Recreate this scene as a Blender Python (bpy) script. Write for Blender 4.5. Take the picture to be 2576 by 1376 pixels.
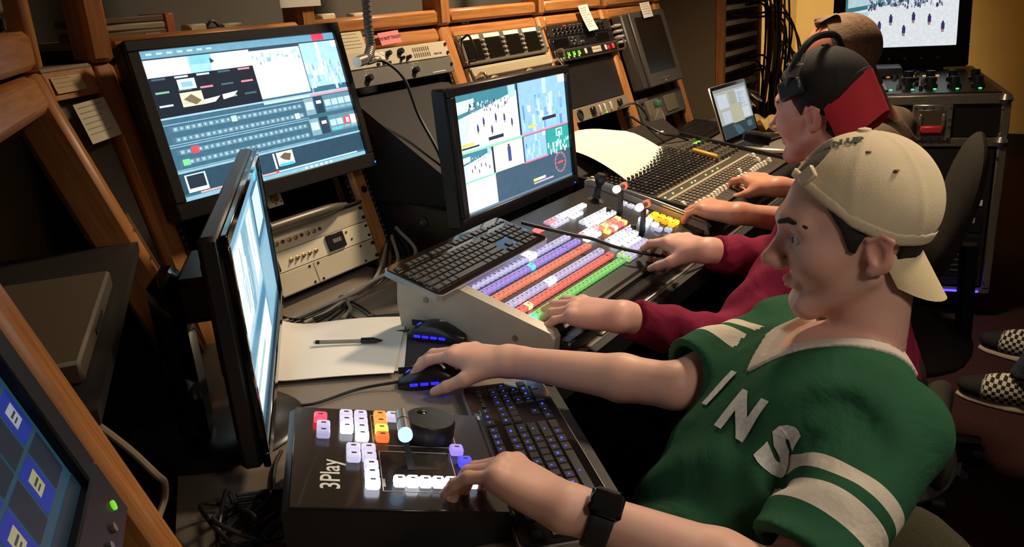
import bpy, math, random
import numpy as np
from mathutils import Matrix, Vector, Euler
random.seed(7); np.random.seed(7)
for o in list(bpy.data.objects): bpy.data.objects.remove(o)
SC = bpy.context.scene
COL = SC.collection
PI = math.pi
R = math.radians
V3 = lambda *a: np.array(a, float)

# ------------------------------------------------------------------ camera
# x runs along the console, y towards the racks, z up; metres.
FPX = 2118.6
CAM_ROT = np.array([[0.545, -0.297, 0.784], [-0.836, -0.120, 0.536], [-0.065, -0.947, -0.314]])
CAM_POS = V3(0, 0, 1.37)
cam_d = bpy.data.cameras.new('camera'); cam = bpy.data.objects.new('camera', cam_d); COL.objects.link(cam)
_q, _r = np.linalg.qr(np.column_stack([CAM_ROT[:, 0], -CAM_ROT[:, 1], -CAM_ROT[:, 2]])); _q = _q * np.sign(np.diag(_r))
cam.matrix_world = Matrix([[*_q[0], 0], [*_q[1], 0], [*_q[2], CAM_POS[2]], [0, 0, 0, 1]])
cam_d.sensor_width = 36; cam_d.lens = FPX / 2576 * 36; cam_d.clip_start = .02
SC.camera = cam

# ------------------------------------------------------------------ world, lamps, exposure
SC.view_settings.view_transform = 'Standard'
try: SC.view_settings.look = 'None'
except Exception: pass
SC.view_settings.exposure = 0.0; SC.view_settings.gamma = 1.0; SC.view_settings.use_curve_mapping = False
w = bpy.data.worlds.new('dim_room'); SC.world = w; w.use_nodes = True
w.node_tree.nodes['Background'].inputs[0].default_value = (1.0, .90, .80, 1)
w.node_tree.nodes['Background'].inputs[1].default_value = .06

def lamp(name, loc, target, power, color, size=.25, spot=None, blend=.6):
    if spot:
        d = bpy.data.lights.new(name, 'SPOT'); d.spot_size = R(spot); d.spot_blend = blend; d.shadow_soft_size = size
    else:
        d = bpy.data.lights.new(name, 'AREA'); d.shape = 'DISK'; d.size = size
    d.energy = power; d.color = color
    o = bpy.data.objects.new(name, d); COL.objects.link(o); o.location = loc
    o.rotation_euler = (Vector(target) - Vector(loc)).to_track_quat('-Z', 'Y').to_euler()
    return o
WARM = (1.0, .78, .54)
lamp('ceiling_lamp', (2.6, .85, 2.45), (2.35, 1.15, .74), 205, WARM, .14, 124, 1.0)
lamp('ceiling_lamp.001', (4.75, .70, 2.45), (6.1, 2.0, .95), 520, (1.0, .78, .50), .2, 84, 1.0)
lamp('ceiling_lamp.002', (1.75, -.55, 2.45), (1.05, .35, .8), 80, (1.0, .84, .66), .2, 62, 1.0)
lamp('face_fill', (.15, -1.3, 2.45), (1.12, .2, .98), 66, (1.0, .88, .80), .25, 44, 1.0)  # added fill from behind the camera, brightens the face of the man in green

# ------------------------------------------------------------------ materials
def lin(c):
    if isinstance(c, str):
        c = c.lstrip('#'); c = [int(c[i:i + 2], 16) / 255 for i in (0, 2, 4)]
    return tuple((x / 12.92 if x <= .04045 else ((x + .055) / 1.055) ** 2.4) for x in c[:3])
MATS = {}
def mat(name, color, rough=.5, metal=0., emit=0., noise=0., nscale=40., bump=0., bscale=200., spec=.5, coat=0., stretch=None, col2=None, trans=0., alpha=1.):
    if name in MATS: return MATS[name]
    m = bpy.data.materials.new(name); m.use_nodes = True; nt = m.node_tree; b = nt.nodes['Principled BSDF']
    c = lin(color); b.inputs['Base Color'].default_value = (*c, 1); b.inputs['Roughness'].default_value = rough
    b.inputs['Metallic'].default_value = metal; b.inputs['Specular IOR Level'].default_value = spec
    b.inputs['Coat Weight'].default_value = coat; b.inputs['Transmission Weight'].default_value = trans
    if emit: b.inputs['Emission Color'].default_value = (*c, 1); b.inputs['Emission Strength'].default_value = emit
    tc = None
    def coords(scale):
        t = nt.nodes.new('ShaderNodeTexCoord'); mp = nt.nodes.new('ShaderNodeMapping'); nt.links.new(t.outputs['Object'], mp.inputs[0])
        mp.inputs['Scale'].default_value = stretch or (1, 1, 1)
        n = nt.nodes.new('ShaderNodeTexNoise'); n.inputs['Scale'].default_value = scale; n.inputs['Detail'].default_value = 5
        nt.links.new(mp.outputs[0], n.inputs['Vector']); return n
    if noise or col2:
        n = coords(nscale); r = nt.nodes.new('ShaderNodeMixRGB'); r.blend_type = 'MIX'
        c2 = lin(col2) if col2 else tuple(x * (1 - noise) for x in c)
        r.inputs[1].default_value = (*c, 1); r.inputs[2].default_value = (*c2, 1)
        rr = nt.nodes.new('ShaderNodeMapRange'); rr.inputs['From Min'].default_value = .35; rr.inputs['From Max'].default_value = .68
        nt.links.new(n.outputs['Fac'], rr.inputs['Value']); nt.links.new(rr.outputs[0], r.inputs[0]); nt.links.new(r.outputs[0], b.inputs['Base Color'])
    if bump:
        n = coords(bscale); bp = nt.nodes.new('ShaderNodeBump'); bp.inputs['Strength'].default_value = bump; bp.inputs['Distance'].default_value = .002
        nt.links.new(n.outputs['Fac'], bp.inputs['Height']); nt.links.new(bp.outputs[0], b.inputs['Normal'])
    MATS[name] = m; return m
def glow(name, color, strength=1.0):
    if name in MATS: return MATS[name]
    m = bpy.data.materials.new(name); m.use_nodes = True; b = m.node_tree.nodes['Principled BSDF']; c = lin(color)
    b.inputs['Base Color'].default_value = (*[x * .6 for x in c], 1); b.inputs['Roughness'].default_value = .25
    b.inputs['Emission Color'].default_value = (*c, 1); b.inputs['Emission Strength'].default_value = strength
    MATS[name] = m; return m
def wood(name, c1, c2, axis):
    if name in MATS: return MATS[name]
    m = bpy.data.materials.new(name); m.use_nodes = True; nt = m.node_tree; b = nt.nodes['Principled BSDF']
    t = nt.nodes.new('ShaderNodeTexCoord'); mp = nt.nodes.new('ShaderNodeMapping'); nt.links.new(t.outputs['Object'], mp.inputs[0])
    sc = [90, 90, 90]; sc[axis] = 5; mp.inputs['Scale'].default_value = sc
    n = nt.nodes.new('ShaderNodeTexNoise'); n.inputs['Scale'].default_value = 1.4; n.inputs['Detail'].default_value = 6; n.inputs['Distortion'].default_value = .6
    nt.links.new(mp.outputs[0], n.inputs['Vector'])
    r = nt.nodes.new('ShaderNodeValToRGB'); r.color_ramp.elements[0].position = .32; r.color_ramp.elements[1].position = .68
    r.color_ramp.elements[0].color = (*lin(c2), 1); r.color_ramp.elements[1].color = (*lin(c1), 1)
    nt.links.new(n.outputs['Fac'], r.inputs[0]); nt.links.new(r.outputs[0], b.inputs['Base Color']); b.inputs['Roughness'].default_value = .42
    bp = nt.nodes.new('ShaderNodeBump'); bp.inputs['Strength'].default_value = .12; bp.inputs['Distance'].default_value = .001
    nt.links.new(n.outputs['Fac'], bp.inputs['Height']); nt.links.new(bp.outputs[0], b.inputs['Normal'])
    MATS[name] = m; return m
WX = wood('oak_along_x', '#c5864c', '#a56730', 0); WY = wood('oak_along_y', '#c5864c', '#a56730', 1); WZ = wood('oak_along_z', '#c5864c', '#a56730', 2)
BLK = mat('black_plastic', '#15151a', .42, noise=.3, nscale=60); BLKG = mat('black_gloss', '#0b0b0e', .12, coat=.4)
DGR = mat('dark_grey_plastic', '#2b2a2a', .5, noise=.2); GRY = mat('grey_paint', '#6a665e', .5, noise=.12, nscale=25)
BEI = mat('beige_panel', '#cbbfa6', .45, noise=.08, nscale=12); WHT = mat('white_plastic', '#d9d6cf', .4)
MTL = mat('brushed_metal', '#b9b6b0', .32, .9, noise=.15, nscale=30, stretch=(1, 12, 12)); CHR = mat('chrome', '#d8d8d8', .15, 1)
BRS = mat('brass', '#b59a5a', .3, .9); PAP = mat('paper', '#efe9dc', .8, noise=.04, nscale=9); CAB = mat('cable_black', '#101010', .5)
DRK = mat('bay_black', '#0d0c0c', .7)

# ------------------------------------------------------------------ geometry helpers
class G:
    def __init__(s): s.v = []; s.f = []; s.m = []; s.mi = 0
    def add(s, V, F):
        n = len(s.v); s.v += [tuple(map(float, p)) for p in V]; s.f += [tuple(i + n for i in f) for f in F]; s.m += [s.mi] * len(F); return s
    def box(s, x0, x1, y0, y1, z0, z1):
        V = [(x, y, z) for z in (z0, z1) for y in (y0, y1) for x in (x0, x1)]
        return s.add(V, [(0, 2, 3, 1), (4, 5, 7, 6), (0, 1, 5, 4), (2, 6, 7, 3), (0, 4, 6, 2), (1, 3, 7, 5)])
    def rbox(s, x0, x1, y0, y1, z0, z1, r):
        r = min(r, (x1 - x0) * .49, (y1 - y0) * .49, (z1 - z0) * .49)
        X, Y, Z = (x0, x1), (y0, y1), (z0, z1); V = []; ix = {}
        for a in (0, 1):
            for b in (0, 1):
                for c in (0, 1):
                    sx, sy, sz = (r if a == 0 else -r), (r if b == 0 else -r), (r if c == 0 else -r)
                    ix[a, b, c] = len(V)
                    V += [(X[a], Y[b] + sy, Z[c] + sz), (X[a] + sx, Y[b], Z[c] + sz), (X[a] + sx, Y[b] + sy, Z[c])]
        F = []
        for k in range(3):
            for e in (0, 1):
                q = [(0, 0), (1, 0), (1, 1), (0, 1)]
                def key(p): t = list(p); t.insert(k, e); return tuple(t)
                f = [ix[key(p)] + k for p in q]
                F.append(f)
        for k in range(3):
            for p in [(0, 0), (0, 1), (1, 0), (1, 1)]:
                def key(e): t = list(p); t.insert(k, e); return tuple(t)
                i, j = [q for q in range(3) if q != k]
                F.append([ix[key(0)] + i, ix[key(1)] + i, ix[key(1)] + j, ix[key(0)] + j])
        for q in ix.values(): F.append([q, q + 1, q + 2])
        C = np.array([(x0 + x1) / 2, (y0 + y1) / 2, (z0 + z1) / 2]); A = np.array(V); O = []
        for f in F:
            p = A[f]; n = np.cross(p[1] - p[0], p[2] - p[0])
            O.append(tuple(f) if n @ (p.mean(0) - C) > 0 else tuple(f[::-1]))
        return s.add(V, O)
    def cyl(s, c, r, h, n=16, axis=2, r2=None, cap=True):
        r2 = r if r2 is None else r2; V = []
        for k, (z, q) in enumerate(((0, r), (h, r2))):
            for i in range(n):
                a = 2 * PI * i / n; p = [q * math.cos(a), q * math.sin(a), z]
                p = p if axis == 2 else ([p[2], p[0], p[1]] if axis == 0 else [p[1], p[2], p[0]])
                V.append((p[0] + c[0], p[1] + c[1], p[2] + c[2]))
        F = [(i, (i + 1) % n, n + (i + 1) % n, n + i) for i in range(n)]
        if cap: F += [tuple(range(n - 1, -1, -1)), tuple(range(n, 2 * n))]
        return s.add(V, F)
    def lathe(s, prof, n=24, c=(0, 0, 0)):
        V = []; F = []
        for (r, z) in prof:
            for i in range(n):
                a = 2 * PI * i / n; V.append((c[0] + r * math.cos(a), c[1] + r * math.sin(a), c[2] + z))
        for k in range(len(prof) - 1):
            for i in range(n): F.append((k * n + i, k * n + (i + 1) % n, (k + 1) * n + (i + 1) % n, (k + 1) * n + i))
        F.append(tuple(range(n - 1, -1, -1))); F.append(tuple((len(prof) - 1) * n + i for i in range(n)))
        return s.add(V, F)
    def prism(s, poly, z0, z1):
        n = len(poly); V = [(x, y, z0) for x, y in poly] + [(x, y, z1) for x, y in poly]
        return s.add(V, [tuple(range(n - 1, -1, -1)), tuple(range(n, 2 * n))] + [(i, (i + 1) % n, n + (i + 1) % n, n + i) for i in range(n)])
    def prismx(s, poly, x0, x1):      # outline in (y, z), extruded along x
        n = len(poly); V = [(x0, y, z) for y, z in poly] + [(x1, y, z) for y, z in poly]
        return s.add(V, [tuple(range(n - 1, -1, -1)), tuple(range(n, 2 * n))] + [(i, (i + 1) % n, n + (i + 1) % n, n + i) for i in range(n)])
    def hexa(s, b, t):                # 4 bottom, 4 top points, counter-clockwise from above
        return s.add(list(b) + list(t), [(3, 2, 1, 0), (4, 5, 6, 7)] + [(i, (i + 1) % 4, 4 + (i + 1) % 4, 4 + i) for i in range(4)])
    def tube(s, pts, r, n=8, smooth=6):
        P = [np.array(p, float) for p in pts]
        if smooth and len(P) > 2:
            Q = []; E = [2 * P[0] - P[1]] + P + [2 * P[-1] - P[-2]]
            for i in range(1, len(E) - 2):
                for k in range(smooth):
                    t = k / smooth; a, b, c, d = E[i - 1:i + 3]
                    Q.append(.5 * (2 * b + (c - a) * t + (2 * a - 5 * b + 4 * c - d) * t * t + (3 * b - a - 3 * c + d) * t ** 3))
            P = Q + [P[-1]]
        V = []; F = []; up = np.array([.13, .21, .97])
        rr = r if hasattr(r, '__len__') else [r] * len(P)
        if len(rr) != len(P): rr = np.interp(np.linspace(0, 1, len(P)), np.linspace(0, 1, len(rr)), rr)
        for i, p in enumerate(P):
            t = P[min(i + 1, len(P) - 1)] - P[max(i - 1, 0)]; t = t / (np.linalg.norm(t) + 1e-9)
            a = up - t * (up @ t); a /= np.linalg.norm(a) + 1e-9; up = a; b = np.cross(t, a)
            for k in range(n):
                th = 2 * PI * k / n; V.append(p + rr[i] * (math.cos(th) * a + math.sin(th) * b))
        for i in range(len(P) - 1):
            for k in range(n): F.append((i * n + k, i * n + (k + 1) % n, (i + 1) * n + (k + 1) % n, (i + 1) * n + k))
        F += [tuple(range(n - 1, -1, -1)), tuple((len(P) - 1) * n + k for k in range(n))]
        return s.add(V, F)
    def quad(s, a, b, c, d): return s.add([a, b, c, d], [(0, 1, 2, 3)])
    def mesh(s, name, *mats, smooth=False):
        me = bpy.data.meshes.new(name); me.from_pydata(s.v, [], s.f)
        for m in mats: me.materials.append(m)
        if len(mats) > 1: me.polygons.foreach_set('material_index', s.m)
        if smooth: me.polygons.foreach_set('use_smooth', [True] * len(s.f)); 
        me.update()
        if smooth and smooth != 'all': me.set_sharp_from_angle(angle=R(40))
        return me
def link(name, me, parent=None, loc=(0, 0, 0), rot=(0, 0, 0), scale=None):
    o = bpy.data.objects.new(name, me); COL.objects.link(o); o.location = loc; o.rotation_euler = rot
    if scale: o.scale = scale
    if parent is not None: o.parent = parent
    return o
def part(name, g, m, parent, smooth=True, loc=(0, 0, 0), rot=(0, 0, 0)):
    ms = m if isinstance(m, (list, tuple)) else [m]
    return link(name, g.mesh(name, *ms, smooth=smooth), parent, loc, rot)
def tag(o, label, cat, group=None):
    o['label'] = label; o['category'] = cat
    if group: o['group'] = group
    return o
def thing(name, label, cat, loc=(0, 0, 0), rot=(0, 0, 0), group=None):
    o = bpy.data.objects.new(name, None); COL.objects.link(o); o.empty_display_size = .05
    o.location = loc; o.rotation_euler = rot; return tag(o, label, cat, group)
def solo(name, g, m, label, cat, loc=(0, 0, 0), rot=(0, 0, 0), group=None, smooth=True):
    return tag(part(name, g, m, None, smooth, loc, rot), label, cat, group)
def struct(name, g, m, smooth=False):
    o = part(name, g, m, None, smooth); o['kind'] = 'structure'; return o
def text_mesh(txt, size, m, ext=.0004, align='CENTER', bold=0., shear=0., sx=1.):
    c = bpy.data.curves.new('txt', 'FONT'); c.body = txt; c.size = size; c.extrude = ext; c.align_x = align; c.align_y = 'CENTER'
    c.offset = bold; c.shear = shear; c.resolution_u = 3
    o = bpy.data.objects.new('txt', c); COL.objects.link(o)
    bpy.context.view_layer.update()
    me = bpy.data.meshes.new_from_object(o.evaluated_get(bpy.context.evaluated_depsgraph_get()))
    bpy.data.objects.remove(o); bpy.data.curves.remove(c); me.name = 'lettering'; me.materials.clear(); me.materials.append(m)
    if sx != 1:
        a = np.zeros(len(me.vertices) * 3); me.vertices.foreach_get('co', a); a = a.reshape(-1, 3); a[:, 0] *= sx; me.vertices.foreach_set('co', a.ravel())
    return me
def screen_material():
    if 'screen' in MATS: return MATS['screen']
    m = bpy.data.materials.new('screen'); m.use_nodes = True; nt = m.node_tree; b = nt.nodes['Principled BSDF']
    a = nt.nodes.new('ShaderNodeAttribute'); a.attribute_name = 'pix'
    b.inputs['Base Color'].default_value = (.01, .01, .012, 1); b.inputs['Roughness'].default_value = .35
    t = nt.nodes.new('ShaderNodeTexCoord'); n = nt.nodes.new('ShaderNodeTexNoise'); n.inputs['Scale'].default_value = 60; nt.links.new(t.outputs['Object'], n.inputs['Vector'])
    r = nt.nodes.new('ShaderNodeMapRange'); r.inputs['To Min'].default_value = .82; r.inputs['To Max'].default_value = 1.15; nt.links.new(n.outputs['Fac'], r.inputs['Value'])
    v = nt.nodes.new('ShaderNodeVectorMath'); v.operation = 'SCALE'; nt.links.new(a.outputs['Color'], v.inputs[0]); nt.links.new(r.outputs[0], v.inputs['Scale'])
    nt.links.new(v.outputs[0], b.inputs['Emission Color']); b.inputs['Emission Strength'].default_value = 1.0
    MATS['screen'] = m; return m
class Screen:
    """picture on a display: flat coloured patches, (0,0) top left to (1,1) bottom right"""
    def __init__(s, w, h, bg, gain=1.): s.w, s.h, s.gain = w, h, gain; s.q = []; s.rect(0, 0, 1, 1, bg, 0)
    def rect(s, x0, y0, x1, y1, c, layer=1, sk=0.):
        f = lambda x, y: ((x - .5) * s.w, (.5 - y) * s.h, layer * .00015)
        s.q.append(([f(x0, y1), f(x1, y1), f(x1 + sk, y0), f(x0 + sk, y0)], lin(c))); return s
    def poly(s, pts, c, layer=1):
        s.q.append(([((x - .5) * s.w, (.5 - y) * s.h, layer * .00015) for x, y in pts], lin(c))); return s
    def build(s, parent, loc=(0, 0, 0), name='screen'):
        V = []; F = []; C = []
        for q, c in s.q:
            F.append(tuple(range(len(V), len(V) + len(q)))); V += q; C += [(*[x * s.gain for x in c], 1)] * len(q)
        me = bpy.data.meshes.new(name); me.from_pydata(V, [], F); me.materials.append(screen_material())
        a = me.attributes.new('pix', 'FLOAT_COLOR', 'POINT'); a.data.foreach_set('color', np.array(C, np.float32).ravel()); me.update()
        return link(name, me, parent, loc)
# ================================================================== THE ROOM
carpet = mat('carpet', '#3a2220', .95, noise=.45, nscale=220, bump=.6, bscale=500, spec=.1)
wallm = mat('yellow_wall_paint', '#c9ab6b', .75, noise=.05, nscale=6, bump=.05, bscale=300)
struct('floor', G().box(-2.5, 7.4, -3.2, 2.1, -.05, 0), carpet)
struct('ceiling', G().box(-2.5, 7.4, -3.2, 2.1, 2.6, 2.65), mat('ceiling_paint', '#b8ae98', .9, noise=.05))
struct('wall_back', G().box(-2.5, 7.3, 2.0, 2.1, 0, 2.6), wallm)
struct('wall_far', G().box(7.3, 7.4, -3.2, 2.1, 0, 2.6), wallm)
struct('baseboard_far', G().box(7.27, 7.299, -3.2, 1.99, 0, .14), mat('baseboard_rubber', '#15120f', .6))

# ================================================================== RACK FRAMES
TILT = 72.2
S_ = V3(0, .3054, .9522); N_ = V3(0, -.9522, .3054); P0 = V3(0, 1.41, .74)
def rackpos(x, s, off=0.): p = P0 + S_ * s + N_ * off; return (x, p[1], p[2])
RROT = (R(TILT), 0, 0)
POSTS = [(.945, .995), (1.492, 1.545), (2.035, 2.09), (2.58, 2.632), (3.055, 3.11), (3.56, 3.62)]
con = thing('rack_console', 'long oak framed equipment console with sloping rack bays behind the desk', 'console', (0, 1.41, .74))
for k, (a, b) in enumerate(POSTS):
    part('post', G().rbox(a, b, -.03, .588, -.075, 0, .010), WY, con, rot=RROT)
    part('upright', G().rbox(a, b, .171, .24, .557, 1.10, .008), WZ, con)
    g = G()
    for q in range(24): g.cyl(((a + b) / 2, .02 + q * .023, .0), .0018, .0012, 6)
for k in range(5):
    a, b = POSTS[k][1], POSTS[k + 1][0]
    part('rail', G().rbox(a, b, .542, .586, -.05, -.006, .010), WX, con, rot=RROT)
    part('rail', G().rbox(a, b, .176, .215, .561, .602, .008), WX, con)
    part('shelf', G().box(a, b, .215, .50, .580, .596), mat('shelf_laminate', '#8a7a62', .6, noise=.1), con)
    for e, q in ((a, 1), (b, -1)):          # slotted steel rack rail along each post
        g = G().box(min(e, e + q * .014), max(e, e + q * .014), 0, .54, -.03, -.012)
        r = part('rack_rail', g, BLK, con, rot=RROT, smooth=False)
        g = G()
        for t in range(36): g.box(e + q * .007 - .0025, e + q * .007 + .0025, .01 + t * .0147, .015 + t * .0147, -.012, -.0112)
        part('slot', g, mat('slot_grey', '#77726a', .5, .3), r, smooth=False)
part('back_panel', G().box(.95, 3.62, .50, .52, -.72, 1.0), mat('console_back', '#57524a', .8), con)
part('lower_panel', G().box(.95, 3.62, .06, .08, -.73, -.04), DRK, con)
part('bay_back', G().box(.99, 3.58, -.03, .545, -.30, -.29), DRK, con, rot=RROT)
part('bay_floor', G().box(.95, 3.62, .02, .50, -.03, -.002), DRK, con)
part('end_panel', G().prismx([(.06, -.73), (.5, -.73), (.5, 1.0), (.25, 1.0), (.24, .56), (.075, .0)], 3.60, 3.618), mat('end_panel_tan', '#7d6a52', .7, noise=.08), con)
for (x, s) in ((1.52, .20),): part('bolt_cap', G().cyl((x, s, -.001), .009, .004, 14), mat('bolt_brown', '#2a1a12', .5), con, rot=RROT)

# the wing of the console, turned towards the desk's near end, and the wedge in the corner
WYAW = 53.13; WO = V3(.956, 1.42, .74); WD = V3(.6, .8, 0); WM = V3(.8, -.6, 0)
WROT = (R(TILT), 0, R(WYAW))
wing = thing('corner_console', 'angled oak rack console wing that meets the long console in the dark corner', 'console', tuple(WO))
yw = R(WYAW)
WYM = WY
for (a, b) in ((-.055, 0), (-.866, -.806), (-1.40, -1.34)):
    part('post', G().rbox(a, b, -.25 if a < -.1 else -.02, .588, -.075, 0, .010), WY, wing, rot=WROT)
    part('upright', G().rbox(a, b, .171, .24, .557, 1.0, .008), WZ, wing, rot=(0, 0, yw))
for (a, b) in ((-.806, -.055), (-1.34, -.866)):
    part('rail', G().rbox(a, b, .520, .586, -.05, -.004, .012), WX, wing, rot=WROT)
    part('rail', G().rbox(a, b, .172, .215, .562, .625, .010), WX, wing, rot=(0, 0, yw))
part('bay_back', G().box(-1.38, 0, -.2, .545, -.34, -.33), DRK, wing, rot=WROT)
part('back_panel', G().box(-1.38, .1, .46, .48, -.7, .9), mat('console_back', '#57524a', .8), wing, rot=(0, 0, yw))
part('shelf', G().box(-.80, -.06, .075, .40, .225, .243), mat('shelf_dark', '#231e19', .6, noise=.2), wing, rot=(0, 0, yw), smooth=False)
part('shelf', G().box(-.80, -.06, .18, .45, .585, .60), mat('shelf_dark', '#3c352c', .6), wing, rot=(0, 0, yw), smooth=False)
A1 = V3(.945, 1.589, 1.297); B1 = V3(.813, 1.527, 1.297); A0 = V3(.945, 1.42, .74); B0 = V3(.945, 1.43, .74)
def loc_(p): return tuple(np.array(p) - WO)
def wedge_prism(a, b, z0, z1, back, dz_back=0, za=0):
    n = V3(-(b - a)[1], (b - a)[0], 0); n /= np.linalg.norm(n); n = -n if n[1] < 0 else n
    k = lambda z: V3(0, 0, z)
    sl = lambda p, z: p - (p - np.array([*(A0 if p is a else B0)[:2], p[2]])) * ((p[2] - z) / .557)
    f = [sl(a, z0), sl(b, z0), sl(a, z1), sl(b, z1)]
    for q, z in zip(f, (z0, z0, z1, z1)): q[2] = z
    bk = n * back
    return G().hexa([loc_(f[1]), loc_(f[0]), loc_(f[0] + bk), loc_(f[1] + bk)], [loc_(f[3]), loc_(f[2]), loc_(f[2] + bk), loc_(f[3] + bk)])
part('wedge_rail', wedge_prism(A1, B1, 1.243, 1.292, .04), WX, wing)
part('wedge_top', wedge_prism(A1, B1, 1.293, 1.299, .25), mat('shelf_laminate', '#8a7a62', .6), wing)
n_in = V3(-.42, .9, 0) * .010
pl = [B0 + n_in, A0 + n_in, A1 + n_in, B1 + n_in]
part('wedge_panel', G().hexa([loc_(p) for p in (pl[0], pl[1], pl[1] + n_in, pl[0] + n_in)], [loc_(p) for p in (pl[3] - V3(0, 0, .05), pl[2] - V3(0, 0, .05), pl[2] + n_in - V3(0, 0, .05), pl[3] + n_in - V3(0, 0, .05))]), mat('wedge_grey', '#6b6456', .7, noise=.06), wing)
part('wedge_back', G().hexa([loc_((.70, 1.80, 1.29)), loc_((.99, 1.88, 1.29)), loc_((.99, 1.9, 1.29)), loc_((.7, 1.82, 1.29))], [loc_((.70, 1.80, 1.9)), loc_((.99, 1.88, 1.9)), loc_((.99, 1.9, 1.9)), loc_((.7, 1.82, 1.9))]), mat('console_back', '#57524a', .8), wing)
# riveted steel strip beside the wing post
st = part('rack_rail', G().box(-.010, .0, -.02, .30, .0, .004), MTL, wing, rot=WROT, smooth=False)
for s in (.03, .09, .15, .21, .27): part('screw', G().cyl((-.03, s, .0), .004, .003, 8), CHR, wing, rot=WROT)

# ------------------------------------------------------------------ worktop
top = thing('worktop', 'grey laminate worktop running along both consoles', 'desk', (1.3, 1.0, .74))
def rel(o, p): return (p[0] - o.location[0], p[1] - o.location[1])
desk_poly = [(.532, .05), (.70, .305), (1.095, .70), (4.0, .70), (4.0, 1.46), (.97, 1.46), (.93, 1.45), (.11, .37)]
part('slab', G().prism([rel(top, p) for p in desk_poly], -.04, 0), mat('desk_laminate', '#85796a', .45, noise=.10, nscale=160, bump=.05, bscale=400), top, smooth=False)
edge = [(.532, .05), (.70, .305), (1.095, .70), (4.0, .70)]
for i in range(3):
    a, b = np.array(edge[i]), np.array(edge[i + 1]); t = (b - a) / np.linalg.norm(b - a); nn = np.array([t[1], -t[0]]) * .018
    part('edge_trim', G().prism([rel(top, p) for p in (a + nn, b + nn, b, a)], -.045, -.002), mat('edge_rubber', '#1c1a19', .5), top, smooth=False)
part('lip_strip', G().rbox(0.02, 2.70, -.298, -.275, 0, .006, .002), MTL, top)
for x in (-.05, 1.2, 2.5): part('leg', G().rbox(x, x + .06, -.2, .35, -.74, -.04, .01), DRK, top)

# ================================================================== RACK UNITS
def unit(name, label, cat, x, s, off=0.004): return thing(name, label, cat, rackpos(x, s, off), RROT)
def knob(p, x, y, r=.008, h=.014, m=BLK, name='knob', z=.0):
    g = G().lathe([(r * 1.25, 0), (r * 1.25, .002), (r, .003), (r * .92, h), (r * .8, h + .001)], 14, (x, y, z))
    g.box(x - r * .12, x + r * .12, y, y + r * .9, z + h + .001, z + h + .0016)
    return part(name, g, m, p)
def screws(p, w, h, m=BLK, inset=.008, n=2):
    ys = (.010, h - .010) if n == 2 else (h / 2,)
    for x in (-w / 2 + inset, w / 2 - inset):
        for y in ys: part('screw', G().cyl((x, y, .002), .0045, .004, 10), m, p)
bay = [(POSTS[i][1] + POSTS[i + 1][0]) / 2 for i in range(5)]
PW = .486
# --- bay 2: intercom main station
u = unit('intercom_station', 'beige intercom rack unit with black knobs and vent slots under the pink note', 'intercom', bay[1], .494)
part('face', G().rbox(-PW / 2, PW / 2, 0, .045, -.02, .002, .0015), BEI, u); screws(u, PW, .045, mat('screw_dark', '#3a3029', .4, .5))
part('chassis', G().box(-.21, .21, .002, .043, -.22, -.02), DGR, u, smooth=False)
for x, y, r in ((-.10, .026, .008), (-.02, .030, .007), (.03, .031, .0085), (.055, .012, .0055), (.028, .012, .005)): knob(u, x, y, r)
for i in range(2):
    for j in range(2): part('lit_button', G().rbox(-.078 + i * .022, -.059 + i * .022, .014 + j * .012, .025 + j * .012, .002, .006, .002), mat('clear_button', '#f3ead8', .3), u)
part('lit_button', G().rbox(-.062, -.045, .022, .034, .002, .006, .002), mat('clear_button', '#f3ead8', .3), u)
for x in (-.075, -.052, -.03): part('push_button', G().rbox(x, x + .011, .003, .010, .002, .006, .001), BLK, u)
for j in range(2):
    for i in range(8): part('vent_slot', G().box(.085 + i * .0095, .0895 + i * .0095, .008 + j * .016, .020 + j * .016, .0015, .0024), mat('slot_brown', '#5a4526', .8), u, smooth=False)
part('rack_handle', G().tube([(-.225, .008, .002), (-.225, .008, .03), (-.225, .038, .03), (-.225, .038, .002)], .004, 8, 3), WHT, u)
link('lettering', text_mesh('Clear-Com', .008, mat('ink_dark', '#2a231c', .7)), u, (.19, .012, .0024))
# --- bay 2: attenuator panel
u = unit('volume_panel', 'grey rack panel with two pointer knobs below the intercom unit', 'panel', bay[1], .447)
part('face', G().rbox(-PW / 2, PW / 2, 0, .045, -.003, .002, .001), GRY, u); screws(u, PW, .045, mat('screw_dark', '#3a3029', .4, .5), n=1)
for x in (-.125, .065):
    k = knob(u, x, .021, .009, .016)
    g = G()
    for a in range(11):
        t = R(225 - a * 27); g.cyl((x + .016 * math.cos(t), .021 + .016 * math.sin(t), .002), .001, .0006, 6)
    part('dial_marks', g, WHT, u)
    link('lettering', text_mesh('VOLUME  LEVEL', .005, WHT), u, (x + .01, .042, .0023))
part('label_strip', G().box(.14, .20, .006, .0085, .002, .0026), WHT, u, smooth=False)
# --- bay 2 lower: black equipment box standing out of the bay, seen from its side
u = thing('equipment_case', 'large black equipment box standing out of the rack bay behind the lit monitor', 'equipment box', (1.575, 1.20, .742))
part('body', G().prismx([(.02, .06), (.40, .06), (.40, .40), (.325, .40), (.02, .20)], 0, .40), mat('charcoal_panel', '#1d1b19', .75, noise=.1), u)
part('base_rail', G().rbox(-.012, .40, .0, .44, .0, .145, .006), BLK, u)
for y in (.125, .285): 
    b = part('bolt', G().lathe([(.015, 0), (.015, .003), (.009, .006), (.004, .0065)], 16), DGR, u, loc=(-.012, y, .105), rot=(0, R(-90), 0))
    part('bolt_slot', G().box(-.004, .004, -.001, .001, .0062, .0075), MTL, b, smooth=False)
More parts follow.
